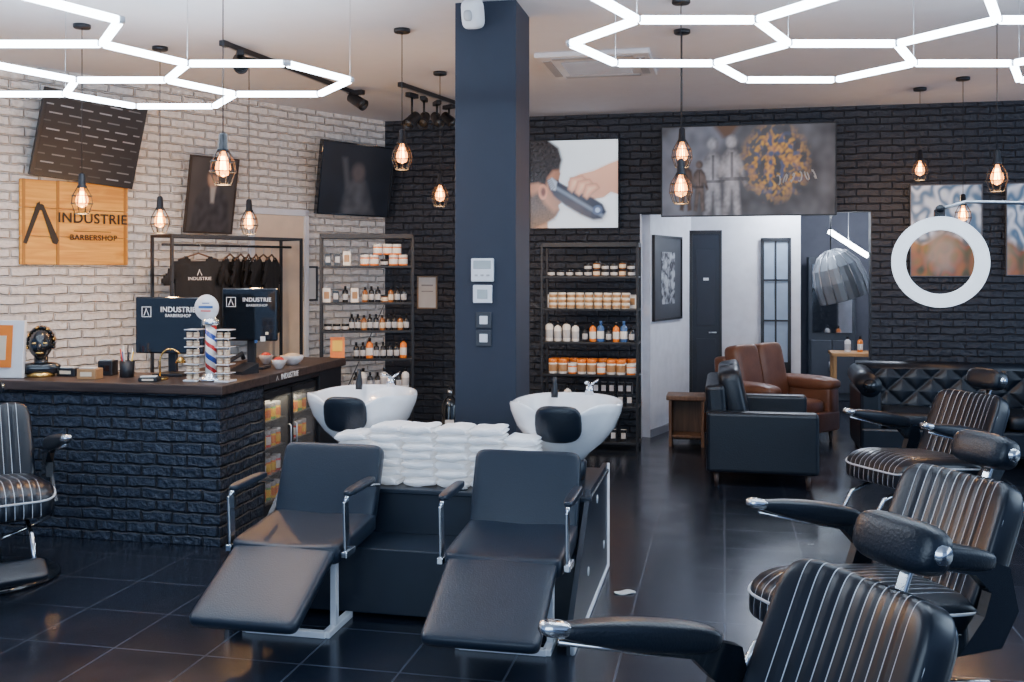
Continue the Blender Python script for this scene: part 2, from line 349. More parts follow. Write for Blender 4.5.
# ---------------- hexagon lights
def hexlight(centres,s,z,loc,label):
    e=empty('hexagon_light',label,'ceiling light',loc);V={};E=set()
    for cx,cy in centres:
        ks=[]
        for i in range(6):
            x=cx+s*math.cos(math.pi/3*i);y=cy+s*math.sin(math.pi/3*i);k=(round(x,2),round(y,2))
            kk=next((q for q in V if abs(q[0]-x)<.03 and abs(q[1]-y)<.03),None)
            if kk is None:V[k]=(x,y);kk=k
            ks.append(kk)
        for i in range(6):E.add(tuple(sorted((ks[i],ks[(i+1)%6]))))
    L=Vector(loc)
    for a_,b_ in sorted(E):
        A=Vector((*V[a_],z))-L;B=Vector((*V[b_],z))-L;mid=(A+B)/2;an=math.degrees(math.atan2(B.y-A.y,B.x-A.x))
        m=M();m.box(mid,((A-B).length-.02,.034,.032),TUBE,Rz(an),.008);m.part('light_tube',e)
    for q in V.values():M().lathe([(.022,-.012),(.024,0),(.022,.014)],WHT,T(Vector((*q,z))-L),8).part('connector',e)
    for i,q in enumerate(V.values()):
        if i%4==0:M().cyl(Vector((*q,z))-L,Vector((*q,CEIL))-L,.0015,STL,n=6).part('suspension_wire',e)
ZL=2.75
hexlight([(-1.386,5.47),(-2.136,5.037),(-2.136,5.903),(-2.886,5.47),(-2.886,4.604),(-3.636,5.037),(-2.136,4.171)],.5,ZL,(-2.2,5.2,ZL),'white glowing hexagon tube light hanging below the ceiling')
hexlight([(x+.17,y-.12) for x,y in [(1.35,5.15),(2.1,4.717),(2.85,5.15),(2.85,4.284),(1.35,4.284),(.6,3.851),(.6,4.717),(2.1,3.851),(3.6,4.717)]],.5,ZL,(2.2,4.6,ZL),'white glowing hexagon tube light hanging above the barber chairs')
# ---------------- pendants
def mkpendant(cord):
    e=empty('pendant_lamp','black wire cage pendant lamp with a glowing amber filament bulb','pendant lamp',(0,0,0),group='wire cage pendant lamps')
    M().lathe([(.05,-.025),(.055,-.02),(.055,0)],BLK).part('ceiling_rose',e)
    M().cyl((0,0,-.02),(0,0,-cord+.12),.003,BLK,n=6).part('cord',e)
    M().lathe([(.012,-cord+.15),(.02,-cord+.14),(.024,-cord+.07),(.03,-cord+.065),(.03,-cord+.055),(.001,-cord+.055)][::-1],BLK).part('socket',e)
    m=M()
    prof=[(.028,.06),(.062,.0),(.068,-.05),(.05,-.10),(.042,-.115)]
    for i in range(8):
        a=math.pi/4*i;m.tube([(r*math.cos(a),r*math.sin(a),-cord+z) for r,z in prof],.0028,BLK,5)
    for r,z in ((.062,0),(.068,-.05),(.042,-.115),(.03,.055)):
        m.tube([(r*math.cos(k*math.pi/10),r*math.sin(k*math.pi/10),-cord+z) for k in range(20)],.0028,BLK,5,True)
    m.part('cage',e)
    M().lathe([(.012,.055),(.016,.04),(.036,-.01),(.04,-.035),(.03,-.065),(.001,-.078)][::-1],BGL,T(0,0,-cord),16).part('bulb',e)
    m=M()
    for i in range(5):
        a=i*2*math.pi/5;m.tube([(.008*math.cos(a),.008*math.sin(a),-cord+.03),(.016*math.cos(a),.016*math.sin(a),-cord-.045)],.0035,BULB,5)
    m.part('filament',e)
    return e
pend=[(223,162,5.15),(160,217,7.2),(249,219,7.6),(82,196,6.55),(402,152,6.67),(440,192,8.1),(682,150,6.7),(681,184,5.95),(920,167,8.8),(963,212,8.33),(997,173,6.4)]
for px,py,dd in pend:
    p=P(px,py,dd)
    e=mkpendant(CEIL-p.z);e.matrix_world=T(p.x,p.y,CEIL)
    li=bpy.data.lights.new('bulb_glow','POINT');li.energy=22 if px<260 else 11;li.color=(1,.55,.22);li.shadow_soft_size=.04
    lo=bpy.data.objects.new('bulb_glow',li);C.objects.link(lo);lo.location=(p.x,p.y,p.z-.15)
# ---------------- ceiling devices
p=G(598,62,CEIL)
e=empty('air_vent','square white ceiling air conditioning cassette with slotted grille','air conditioner',(p.x,p.y,CEIL),-12)
M().box((0,0,-.02),(.85,.85,.04),WHT,None,.01).part('frame',e)
m=M()
for i in range(9):m.box((0,-.22+i*.055,-.045),(.5,.02,.012),mat('grey_slat',(.38,.40,.44),.5),Rx(25))
m.part('grille',e)
for s in(-1,1):
    M().box((s*.35,0,-.042),(.06,.6,.006),MATS['grey_slat']).part('louvre',e);M().box((0,s*.35,-.042),(.6,.06,.006),MATS['grey_slat']).part('louvre',e)
def spot(px,py,dd,rz,tilt=40):
    p=P(px,py,dd)
    e=empty('track_spotlight','black cylindrical track spotlight angled downward','spotlight',(p.x,p.y,CEIL),rz,group='black track spotlights')
    M().box((0,0,-.05),(.05,.14,.04),BLK,None,.005).part('adapter',e);hz=p.z-CEIL
    M().cyl((0,0,-.07),(0,0,hz+.03),.01,BLK).part('stem',e)
    m=M();m.lathe([(.035,-.09),(.045,-.08),(.05,.07),(.052,.09),(.044,.09),(.04,.06),(.001,.06)],BLK,T(0,0,hz)@Rx(90+tilt));m.part('spot_head',e)
    M().lathe([(.001,.061),(.038,.062)],mat('spot_lens',(.5,.5,.5),.1),T(0,0,hz)@Rx(90+tilt),16).part('lens',e)
def rail(a,b):
    A=Vector((a[0],a[1],CEIL));B=Vector((b[0],b[1],CEIL));c=(A+B)/2;an=math.degrees(math.atan2(B.y-A.y,B.x-A.x))
    m=M();L=(A-B).length
    m.box((0,0,-.0175),(L,.035,.035),BLK,None,.003);m.box((0,0,-.037),(L,.012,.004),STL)
    m.box((-L/2+.03,0,-.02),(.07,.045,.04),BLK,None,.004);m.box((L/2-.03,0,-.02),(.07,.045,.04),BLK,None,.004)
    m.thing('track_rail','black electrified lighting track fixed to the ceiling','lighting track',c,an,group='ceiling lighting tracks')
g1=G(222,40,CEIL);g2=G(352,90,CEIL);rail((g1.x,g1.y),(g2.x,g2.y));g3=G(400,82,CEIL);g4=G(458,102,CEIL);rail((g3.x,g3.y),(g4.x,g4.y))
p=G(352,87,CEIL);spot(357,101,p.y,60,30)
spot(240,63,G(240,47,CEIL).y,20,30)
for i,px in enumerate((412,424,437,449)):
    p=G(px,86+(px-400)*.32,CEIL);spot(px,120,p.y,-30+i*25,35)
# ---------------- wall-mounted things
def framed(name,label,cat,w_,px0,py0,px1,py1,off=.04,th=.03,fr=.015,inner=None,frm=BLK,glossy=False,tilt=0):
    c,a,ww,hh=onwall(w_,px0,py0,px1,py1,off)
    e=empty(name,label,cat,X=T(c)@Rz(a)@Rx(tilt));hw=ww/2;h2=hh/2
    m=M();m.bx(-hw,hw,0,th,h2-fr,h2,frm,.002);m.bx(-hw,hw,0,th,-h2,-h2+fr,frm,.002);m.bx(-hw,-hw+fr,0,th,-h2+fr,h2-fr,frm,.002);m.bx(hw-fr,hw,0,th,-h2+fr,h2-fr,frm,.002)
    m.bx(-hw+fr,hw-fr,th*.5,th,-h2+fr,h2-fr,frm);m.part('frame',e)
    M().bx(-hw+fr,hw-fr,th*.3,th*.5,-h2+fr,h2-fr,inner or PAPER).part('screen' if cat=='television' else 'panel',e)
    return e,ww,hh,th*.3
def uv(pts):return [((u-.5)*ww*.96,(.5-v)*hh*.96) for u,v in pts]
def blob(cu,cv,ru,rv,n=20,a0=0,a1=2*math.pi):return [(cu+ru*math.cos(a0+(a1-a0)*i/n),cv+rv*math.sin(a0+(a1-a0)*i/n)) for i in range(n)]
def layer(y,poly,m,nm='picture'):M().flat(uv(poly),y,m).part(nm,e)
FACE=[(-.1,.05),(.15,.05),(.27,.13),(.33,.27),(.35,.38),(.33,.47),(.39,.60),(.37,.64),(.34,.655),(.36,.71),(.33,.74),(.34,.79),(.30,.86),(.20,.93),(.22,1.1),(-.1,1.1)]
HAIRP=[(-.1,-.1),(.2,-.02),(.33,.08),(.37,.22),(.34,.33),(.26,.34),(.20,.42),(.18,.52),(.09,.48),(-.1,.5)]
ARM=[(1.1,.20),(.90,.27),(.72,.35),(.56,.385),(.43,.47),(.44,.545),(.52,.60),(.70,.68),(.84,.66),(.92,.60),(1.1,.66)]
BODY=[(.20,.46),(.26,.43),(.33,.47),(.46,.545),(.72,.66),(.83,.73),(.87,.82),(.82,.90),(.72,.91),(.58,.85),(.40,.74),(.27,.63),(.22,.55)]
FG=[[(.45,.42),(.60,.40),(.66,.46),(.56,.535),(.48,.60),(.43,.56)],[(.54,.46),(.68,.44),(.73,.50),(.64,.575),(.56,.64),(.51,.60)],[(.63,.50),(.76,.49),(.80,.55),(.72,.61),(.65,.68),(.60,.64)]]
def tvfn(u,v):
    g=u*.7+.3*(1-v);c=(.50+.30*g,.62+.26*g,.74+.20*g)
    c=sc(c,1+.06*nz(u,v,3,5))
    s=sd(u,v,FACE);sh=.55+.75*max(0,min(1,(-s)*3.2))*(.6+.5*(1-v));c=ov(c,sc((.42,.20,.125),sh),s)
    s=sd(u,v,[(.02,.62),(.10,.58),(.17,.72),(.27,.82),(.33,.80),(.28,.90),(.16,.96),(-.1,1.1),(-.1,.5)]);c=ov(c,sc((.05,.028,.02),1+.8*nz(u,v,60,1)),s,.03)
    s=sd(u,v,HAIRP);c=ov(c,sc((.016,.014,.016),1+1.0*nz(u,v,40,2)+max(0,.5*(u-v*.3))),s,.02)
    e_=((u-.145)/.05)**2+((v-.585)/.085)**2;c=ov(c,sc((.45,.2,.13),.6+.6*e_),(e_-1)*.04,.012)
    e2=((u-.15)/.022)**2+((v-.585)/.045)**2;c=ov(c,(.12,.04,.03),(e2-1)*.02,.012)
    s=sd(u,v,[(.26,.47),(.325,.45),(.33,.462),(.265,.485)]);c=ov(c,(.02,.012,.01),s,.008)
    s=sd(u,v,ARM);sh=.75+.5*max(0,1-(v-.25)*1.9);c=ov(c,sc((.58,.32,.23),sh),s)
    s=sd(u,v,[(u_+.02,v_+.03) for u_,v_ in BODY]);c=ov(c,(.12,.08,.09),s,.03,.5)
    s=sd(u,v,BODY);k=(v-.47)-(u-.22)*.62;hl=max(0,1-abs(k-.02)*26);c=ov(c,(.008+.12*hl,.014+.16*hl,.035+.22*hl),s)
    s=sd(u,v,[(.20,.45),(.25,.42),(.31,.47),(.29,.57),(.24,.56)]);c=ov(c,(.30,.36,.45),s,.01)
    for i in range(6):
        s=sd(u,v,[(.19+i*.012,.455+i*.02),(.235+i*.01,.43+i*.018),(.237+i*.01,.436+i*.018),(.192+i*.012,.462+i*.02)]);c=ov(c,(.02,.03,.05),s,.005)
    e_=((u-.77)/.055)**2+((v-.80)/.055)**2;c=ov(c,(.05,.08,.16),(e_-1)*.03,.01);e_=((u-.77)/.028)**2+((v-.80)/.028)**2;c=ov(c,(.3,.4,.6),(e_-1)*.02,.01)
    for f in FG:
        s=sd(u,v,f);c=ov(c,sc((.62,.34,.24),.55+.9*max(0,min(1,-s*14))),s,.012)
    return c
SCR=mat('tv_backlight',(.5,.6,.7),.3)
e,ww,hh,yy=framed('television','wall television showing a barber trimming hair with clippers','television','B',529,139,619,229,off=.09,th=.05,fr=.012,inner=SCR)
paint(e,ww-.024,hh-.024,yy-.002,110,110,tvfn,printmat('tv_picture',1.0,.2),'screen_picture')
FIGS=[(.30,.12,1.0,(.33,.34,.38)),(.41,.10,1.0,(.40,.40,.43)),(.14,.35,.62,(.09,.055,.04)),(.22,.38,.6,(.13,.10,.09))]
def muralfn(u,v):
    n1=nz(u*2.2,v,3,1);n2=nz(u*2.2,v,9,2);n3=nz(u*2.2,v,26,3)
    g=.10+.06*n1+.04*n2;c=(g*1.0,g*1.05,g*1.2)
    s=sd(u,v,[(.18,-.1),(.45,-.1),(.40,.15),(.26,.5),(.14,1.1),(-.1,1.1),(-.1,.3)]);c=ov(c,sc((.20,.22,.27),1+.3*n2),s,.05,.8)
    s=sd(u,v,[(.30,-.02),(.46,-.02),(.41,.10),(.36,.13)]);c=ov(c,(.14,.08,.05),s,.02)
    for cx,top,hh_,col in FIGS:
        x=(u-cx)/hh_*2.2;y=(v-top)/hh_
        P_=[(-.05,.16),(.05,.16),(.12,.24),(.16,.42),(.20,.55),(.16,.57),(.10,.44),(.09,.55),(.12,.95),(.04,.97),(.0,.62),(-.05,.97),(-.13,.95),(-.09,.55),(-.10,.44),(-.15,.50),(-.19,.46),(-.12,.24)]
        if -.3<x<.3 and -.05<y<1.05:
            s=min(sd(x,y,P_),math.hypot(x,(y-.08)*1.0)-.075)
            k=.75+.5*max(0,min(1,-s*12))+.25*n3+.5*nz(x,y,7,7)
            k*=.45 if (abs(y-.50)<.02 or (abs(x)<.012 and .2<y<.5)) else 1
            c=ov(c,sc(col,k),s,.02)
    e_=math.hypot((u-.66)/.20,(v-.42)/.44)
    gold=(.55+.3*n3,.30+.2*n3,.08+.1*n2);k=max(0,min(1,(1.1-e_)*2))*max(0,min(1,.6+3.4*n2+1.5*n3));c=tuple(c[i]*(1-k)+gold[i]*k for i in range(3))
    k=max(0,min(1,(1.1-e_)*2))*max(0,min(1,3*nz(u*2.2,v,14,9)-.3));c=tuple(c[i]*(1-k)+(.10,.13,.24)[i]*k for i in range(3))
    return c
e,ww,hh,yy=framed('art_board','large dark printed canvas with pale figures and golden scrollwork','artwork','B',661,124,837,216,off=.16,th=.05,fr=.012)
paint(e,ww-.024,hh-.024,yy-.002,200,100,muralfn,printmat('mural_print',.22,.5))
AF=mat('mural_pale',(.60,.60,.60),.6)
for i in range(6):
    pts=[]
    for k in range(9):
        t=k/8*math.pi*2;uu=.68+i*.042+.013*math.sin(t);vv=.62-.012*i+.055*math.cos(t*1.0+i);q=uv([(uu,vv)])[0];pts.append((q[0],yy-.006,q[1]))
    m=M();m.tube(pts[:6+i%3],.008,AF,5);m.part('brush_stroke',e)
MENU,nt,b=newmat('menu_board_print')
N=nt.nodes.new;L=nt.links.new
tc=N('ShaderNodeTexCoord');br=N('ShaderNodeTexBrick');sp=N('ShaderNodeSeparateXYZ');cb=N('ShaderNodeCombineXYZ');L(tc.outputs['Object'],sp.inputs[0]);L(sp.outputs[0],cb.inputs[0]);L(sp.outputs[2],cb.inputs[1]);L(cb.outputs[0],br.inputs['Vector'])
br.inputs['Scale'].default_value=1;br.inputs['Brick Width'].default_value=.16;br.inputs['Row Height'].default_value=.065;br.inputs['Mortar Size'].default_value=.027;br.inputs['Mortar Smooth'].default_value=0
br.inputs['Color1'].default_value=(.30,.33,.38,1);br.inputs['Color2'].default_value=(.03,.035,.045,1);br.inputs['Mortar'].default_value=(.006,.008,.014,1)
L(br.outputs['Color'],b.inputs['Base Color']);b.inputs['Roughness'].default_value=.45
c,a,ww,hh=onwall('L',36,97,140,183,.16)
e=empty('menu_board','black price board tilted out from the white brick wall','sign',X=T(c)@Rz(a)@Rx(14)@Ry(4))
M().box((0,0,0),(ww,.03,hh),BLK,None,.004).part('backing',e);M().box((0,-.0165,0),(ww*.93,.003,hh*.90),MENU).part('printed_panel',e)
for s in(-1,1):M().tube([(s*ww*.3,.01,hh*.4),(s*ww*.3,.12,hh*.42)],.008,BLK).part('wall_bracket',e)
# wooden sign
c,a,ww,hh=onwall('L',20,182,128,265,.035)
INK=mat('black_ink',(.015,.010,.008),.6)
e=empty('wooden_sign','golden plank shop sign with black razor logo and lettering','sign',X=T(c)@Rz(a))
n=3
for i in range(n):
    z0=-hh/2+i*hh/n;m=M();m.bx(-ww/2,ww/2,0,.025,z0+.002,z0+hh/n-.002,WOK,.004);m.part('plank',e)
for x in(-ww*.47,-ww*.17,ww*.47):M().bx(x-.012,x+.012,-.006,0,-hh/2,hh/2,mat('sign_batten',(.42,.17,.02),.5),.002).part('batten',e)
text('INDUSTRIE',.158*ww/1.25,INK,e,T(ww*.155,-.010,.04),bold=.0015)
text('BARBERSHOP',.088*ww/1.25,INK,e,T(ww*.16,-.010,-hh*.17),bold=.0008)
def caret(par,x,z,s,mm,y):
    m=M();m.flat([(x-.5*s,z-.6*s),(x-.38*s,z-.6*s),(x+.05*s,z+.45*s),(x-.05*s,z+.6*s)],y,mm);m.flat([(x+.0*s,z+.35*s),(x+.08*s,z+.25*s),(x+.5*s,z-.6*s),(x+.36*s,z-.6*s)],y,mm);m.part('logo',par)
def razor(par,x,z,s,mm,y):
    m=M();m.flat([(x-.50*s,z-.58*s),(x-.40*s,z-.62*s),(x-.02*s,z+.38*s),(x-.04*s,z+.58*s),(x-.12*s,z+.52*s)],y,mm)
    m.flat([(x-.02*s,z+.44*s),(x+.10*s,z+.40*s),(x+.50*s,z-.50*s),(x+.44*s,z-.62*s),(x+.32*s,z-.58*s)],y,mm)
    m.flat(blob(x+.0*s,z+.42*s,.09*s,.09*s,12),y-.001,mm);m.part('logo',par)
razor(e,-ww*.32,0,hh*.42,INK,-.008)
m=M();m.bx(ww*.0-.02,ww*.33,-.006,0,-hh*.095,-hh*.088,INK);m.part('rule',e)
e,ww,hh,yy=framed('framed_picture','dark framed print of a man in a coat on white brick','picture','L',188,157,236,234,off=.14,th=.03,fr=.015,frm=mat('frame_brown',(.03,.018,.012),.5),tilt=10)
def manfn(u,v):
    c=sc((.045,.038,.036),1+.6*nz(u,v,3,3))
    s=sd(u,v,[(.35,.38),(.65,.36),(.88,.55),(.98,1.1),(.05,1.1),(.15,.55)]);c=ov(c,sc((.03,.027,.03),1+.8*nz(u,v,9,3)),s,.03)
    s=sd(u,v,[(.44,.37),(.57,.37),(.55,.6),(.48,.6)]);c=ov(c,(.30,.28,.26),s,.02)
    e_=math.hypot((u-.5)/.12,(v-.25)/.13);c=ov(c,sc((.40,.23,.15),1.1-.5*abs(u-.45)*4),(e_-1)*.1,.03)
    e_=math.hypot((u-.5)/.14,(v-.16)/.07);c=ov(c,(.02,.012,.012),(e_-1)*.1,.03);return c
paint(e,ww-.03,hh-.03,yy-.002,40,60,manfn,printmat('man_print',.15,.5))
e,ww,hh,yy=framed('television','black switched on television with a dim picture on bracket','television','L',320,144,392,216,off=.22,th=.05,fr=.015,frm=BLKG,tilt=8)
def tv2(u,v):
    c=sc((.006,.008,.014),1+.5*nz(u,v,4,3))
    s=sd(u,v,[(.40,.55),(.50,.50),(.62,.52),(.78,.98),(.3,1.05)]);c=ov(c,sc((.07,.07,.08),1+.5*nz(u,v,10,1)),s,.05,.8)
    e_=math.hypot((u-.52)/.09,(v-.40)/.13);c=ov(c,(.10,.08,.08),(e_-1)*.1,.04,.8)
    s=sd(u,v,[(.28,.2),(.34,.2),(.42,.62),(.36,.64)]);c=ov(c,(.07,.07,.08),s,.03,.8);return c
paint(e,ww-.03,hh-.03,yy-.002,60,50,tv2,printmat('dim_picture',.3,.35),'screen_picture')
m=M();m.tube([(0,.05,0),(0,.13,0)],.02,BLK);m.box((0,.14,0),(.2,.02,.2),BLK);m.part('wall_bracket',e)
e,ww,hh,yy=framed('certificate_frame','slim framed certificate beside the shelf','picture','L',303,266,318,301,off=.03,inner=PAPER,fr=.02)
e,ww,hh,yy=framed('certificate_frame','small cream framed certificate on dark brick','picture','B',417,276,437,309,off=.03,inner=PAPER,fr=.015,frm=mat('frame_tan',(.25,.18,.12),.5))
layer(yy-.002,[(.2,.25),(.8,.25),(.8,.3),(.2,.3)],mat('print_grey',(.3,.3,.3),.7),'print');layer(yy-.002,[(.2,.45),(.8,.45),(.8,.48),(.2,.48)],MATS['print_grey'],'print')
pA,_=hit(652,cA,(cB-cA).normalized());pB,_=hit(680,cA,(cB-cA).normalized());pc=(pA+pB)/2;pw=(pA-pB).length;nn=Vector((math.sin(rad(ca)),-math.cos(rad(ca)),0))
z1=CH+(272-236)*pc.y/F;z0=CH-(320-272)*pc.y/F;h2=(z1-z0)/2
e=empty('framed_poster','black framed monochrome poster on the white wall','picture',X=T(pc.x+nn.x*.03,pc.y+nn.y*.03,(z0+z1)/2)@Rz(ca));hw=pw/2
m=M();m.bx(-hw,hw,0,.03,h2-.025,h2,BLK);m.bx(-hw,hw,0,.03,-h2,-h2+.025,BLK);m.bx(-hw,-hw+.025,0,.03,-h2,h2,BLK);m.bx(hw-.025,hw,0,.03,-h2,h2,BLK);m.part('frame',e)
M().bx(-hw+.02,hw-.02,.012,.028,-h2+.02,h2-.02,mat('poster_mount',(.05,.055,.065),.5)).part('panel',e)
ww,hh=pw,h2*2
layer(.010,[(.25,.18),(.75,.18),(.75,.82),(.25,.82)],noisemat('poster_art',[(.4,(.03,.03,.04)),(.6,(.4,.42,.45))],12,.6))
def pf(u,v):
    n1=nz(u,v,3,11);n2=nz(u,v,7,12)
    w_=math.sin(16*(u+.45*n1)+9*v+6*n2)
    top=(.36+.28*w_,.44+.28*w_,.56+.28*w_);low=(.20+.16*n2+.07*w_,.11+.09*n2,.06+.04*n1)
    k=max(0,min(1,(v-.42+.25*n1)*7));c=tuple(top[i]*(1-k)+low[i]*k for i in range(3))
    e_=math.hypot((u-.45)/.22,(v-.72)/.2);c=ov(c,(.38,.30,.24),(e_-1+.6*n2)*.2,.08,.7)
    return c
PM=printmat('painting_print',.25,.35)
e,ww,hh,yy=framed('painting','framed painting of pale waves over rust shapes on brick','picture','B',910,184,983,277,off=.05,fr=.012,frm=mat('frame_grey',(.1,.11,.13),.4))
paint(e,ww-.024,hh-.024,yy-.002,60,80,pf,PM)
e,ww,hh,yy=framed('painting','framed abstract painting of pale and rust patches on brick','picture','B',1006,182,1080,276,off=.05,fr=.012,frm=MATS['frame_grey'])
paint(e,ww-.024,hh-.024,yy-.002,60,80,lambda u,v:pf(u+.6,v*.9),PM)
# ---------------- shelves & products
def shelf(name,label,loc,rz,W,D,Hh,levels):
    e=empty(name,label,'shelf',loc,rz);t=.022
    m=M()
    for x in(-W/2+t/2,W/2-t/2):
        for y in(t/2,D-t/2):m.box((x,y,Hh/2),(t,t,Hh),BLK,None,.002)
    m.box((0,t/2,Hh-t/2),(W,t,t),BLK);m.box((0,D-t/2,Hh-t/2),(W,t,t),BLK)
    m.box((-W/2+t/2,D/2,Hh-t/2),(t,D,t),BLK);m.box((W/2-t/2,D/2,Hh-t/2),(t,D,t),BLK)
    m.tube([(-W/2+t,D-t/2,.1),(W/2-t,D-t/2,Hh-.1)],.004,BLK,5)
    m.part('frame',e)
    for z in levels:
        M().box((0,D/2,z-.01),(W-.004,D-.004,.02),BLK,None,.002).part('shelf_board',e)
    return T(loc)@Rz(rz)
CO=lambda n,c,r=.35:mat('label_'+n,c,r)
ORG=CO('orange',(.85,.22,.02));WH=CO('white',(.82,.80,.78));BK=CO('black',(.012,.013,.017),.25);AM=CO('amber',(.30,.11,.03),.2);BL=CO('blue',(.05,.13,.34));RD=CO('red',(.60,.04,.03));SV=CO('silver',(.5,.5,.52),.25);YL=CO('yellow',(.90,.55,.03));GR=CO('green',(.12,.38,.06));CRM=CO('cream',(.72,.60,.45));TN=CO('tan',(.4,.22,.10))
def jar(r,h,body,cap,lab):
    m=M();m.lathe([(r*.95,0),(r,.004),(r,h*.72),(r*.9,h*.74)],body,n=14);m.lathe([(r*1.005,h*.15),(r*1.012,h*.16),(r*1.012,h*.62),(r*1.005,h*.63)],lab,n=14);m.lathe([(r*.98,h*.74),(r*1.02,h*.76),(r*1.02,h*.98),(r*.97,h)],cap,n=14);return m.mesh('jar')
def bottle(r,h,body,cap,lab):
    m=M();m.lathe([(r*.95,0),(r,.005),(r,h*.66),(r*.8,h*.74),(r*.35,h*.79),(r*.35,h*.82)],body,n=14);m.lathe([(r*1.0,h*.15),(r*1.015,h*.16),(r*1.015,h*.5),(r*1.0,h*.51)],lab,n=14);m.lathe([(r*.42,h*.82),(r*.42,h*.97),(r*.36,h)],cap,n=10);return m.mesh('bottle')
def pumpb(r,h,body,lab):
    m=M();m.lathe([(r*.95,0),(r,.005),(r,h*.68),(r*.7,h*.74),(r*.3,h*.77)],body,n=14);m.lathe([(r,h*.15),(r*1.015,h*.16),(r*1.015,h*.5),(r,h*.51)],lab,n=14);m.lathe([(r*.35,h*.77),(r*.35,h*.84),(r*.1,h*.85),(r*.1,h*.94)],BK,n=8);m.box((0,-r*.4,h*.96),(r*.4,r*1.3,h*.04),BK,None,.002);return m.mesh('pump_bottle')
def carton(w_,d_,h_,body,lab):
    m=M();m.box((0,0,h_/2),(w_,d_,h_),body,None,.002);m.box((0,-d_/2-.0005,h_*.5),(w_*.7,.001,h_*.5),lab);m.box((0,0,h_+.0005),(w_*.9,d_*.5,.001),lab);return m.mesh('product_box')
KJ={'oj':(jar(.042,.10,ORG,WH,WH),'jar','round orange jar with white lid and label'),'wj':(jar(.044,.14,WH,ORG,TN),'jar','white cosmetic jar with orange lid'),
'bj':(jar(.036,.06,BK,BK,SV),'jar','small black hair wax tin with silver label'),'aj':(jar(.034,.07,AM,BK,CRM),'jar','small amber jar with cream label'),
'tin':(jar(.040,.05,CRM,WH,TN),'tin','flat cream pomade tin with tan label'),'bb':(bottle(.026,.15,BK,BK,SV),'bottle','slim black bottle with silver label'),
'ab':(bottle(.026,.14,AM,BK,CRM),'bottle','amber glass bottle with cream label'),'wb':(bottle(.036,.19,WH,BK,SV),'bottle','white shampoo bottle with black cap'),
'wp':(pumpb(.038,.22,WH,SV),'bottle','white pump bottle with silver label'),'lb':(bottle(.034,.20,BL,BL,WH),'bottle','blue bottle with white label'),'rb':(bottle(.032,.19,ORG,BK,WH),'bottle','orange bottle with black cap'),
'bx':(carton(.06,.06,.11,BK,SV),'box','small black product carton with silver label'),'wx':(carton(.07,.06,.13,WH,TN),'box','white product carton with tan print'),
'can_y':(jar(.03,.115,YL,SV,ORG),'can','yellow and orange drink can in the fridge'),'can_o':(jar(.03,.115,ORG,SV,YL),'can','orange drink can in the fridge'),'can_r':(jar(.03,.115,RD,SV,WH),'can','red and white drink can in the fridge'),'can_g':(jar(.03,.115,GR,SV,YL),'can','green and yellow drink can in the fridge')}
NAME={'jar':'jar','tin':'pomade_tin','bottle':'bottle','box':'product_box','can':'drink_can'}
KH={k:max(v.co.z for v in x[0].vertices) for k,x in KJ.items()}
def put(key,X,grp):
    me,cat,lab=KJ[key];o=bpy.data.objects.new(NAME[cat],me);C.objects.link(o);o.matrix_world=X;o['label']=lab;o['category']=cat;o['group']=grp
def row(S,keys,x0,x1,y,z,grp,step,stack=1):
    x=x0;i=0
    while x<=x1+1e-6:
        k=keys[i%len(keys)]
        for s in range(stack):put(k,S@T(x+random.uniform(-.002,.002),y,z+s*KH[k])@Rz(random.uniform(-8,8)),grp)
        x+=step;i+=1
q=P(589,300,9.55)
S2=shelf('product_shelf','tall black metal shelf unit stocked with grooming products',(q.x,q.y,0),-12,.94,.32,1.98,[.08,.42,.72,1.03,1.35,1.66,1.96])
row(S2,['wj','wj','oj','wj','wj','oj'],-.36,.40,.08,.72,'jars on the lower shelf',.094);row(S2,['wj'],-.36,.40,.2,.72,'jars on the lower shelf',.094)
row(S2,['wp','wb','wp','wb'],-.40,-.12,.09,1.03,'bottles on the middle shelf',.085);row(S2,['bb','rb','lb','bb','rb','lb'],-.05,.40,.09,1.03,'bottles on the middle shelf',.075)
row(S2,['tin'],-.36,.38,.08,1.35,'pomade tins on the upper shelf',.088,3);row(S2,['wx'],-.40,.40,.22,1.35,'cartons on the upper shelf',.10)
row(S2,['bj','aj','bj'],-.02,.40,.09,1.66,'wax tins on the top shelf',.083,2);row(S2,['bj'],-.38,-.1,.09,1.66,'wax tins on the top shelf',.09)
row(S2,['bb','ab','wb'],-.38,-.1,.09,.42,'bottles on the low shelf',.08);row(S2,['bx'],.05,.40,.12,.42,'cartons on the low shelf',.08,2)
row(S2,['bx'],-.38,.40,.1,.08,'cartons on the bottom shelf',.1)
q=P(367,300,9.2)
S1=shelf('product_shelf','tall black metal display shelf with small bottles in the corner',(q.x,q.y,0),8,.86,.30,2.05,[.1,.40,.62,.90,1.16,1.42,1.76,2.03])
row(S1,['oj','oj','bj','oj'],-.02,.37,.09,1.76,'jars on the top display shelf',.088);row(S1,['oj'],.1,.30,.09,1.86,'jars on the top display shelf',.088)
row(S1,['bx','bx','wx'],-.36,-.1,.1,1.76,'cartons on the top display shelf',.09)
row(S1,['ab','bb','bb','aj'],-.02,.38,.08,1.42,'bottles on the second display shelf',.06);row(S1,['wx','bx','bb'],-.37,-.1,.1,1.42,'cartons on the second display shelf',.085)
row(S1,['bb','bb','ab'],-.14,.38,.08,1.16,'bottles on the third display shelf',.056);row(S1,['bj'],-.36,-.2,.1,1.16,'tins on the third display shelf',.08)
row(S1,['bb','bb','rb','bb','bb'],-.1,.38,.08,.90,'bottles on the fourth display shelf',.062)
row(S1,['bb','wb','bb'],-.1,.38,.08,.62,'bottles on the fifth display shelf',.065)
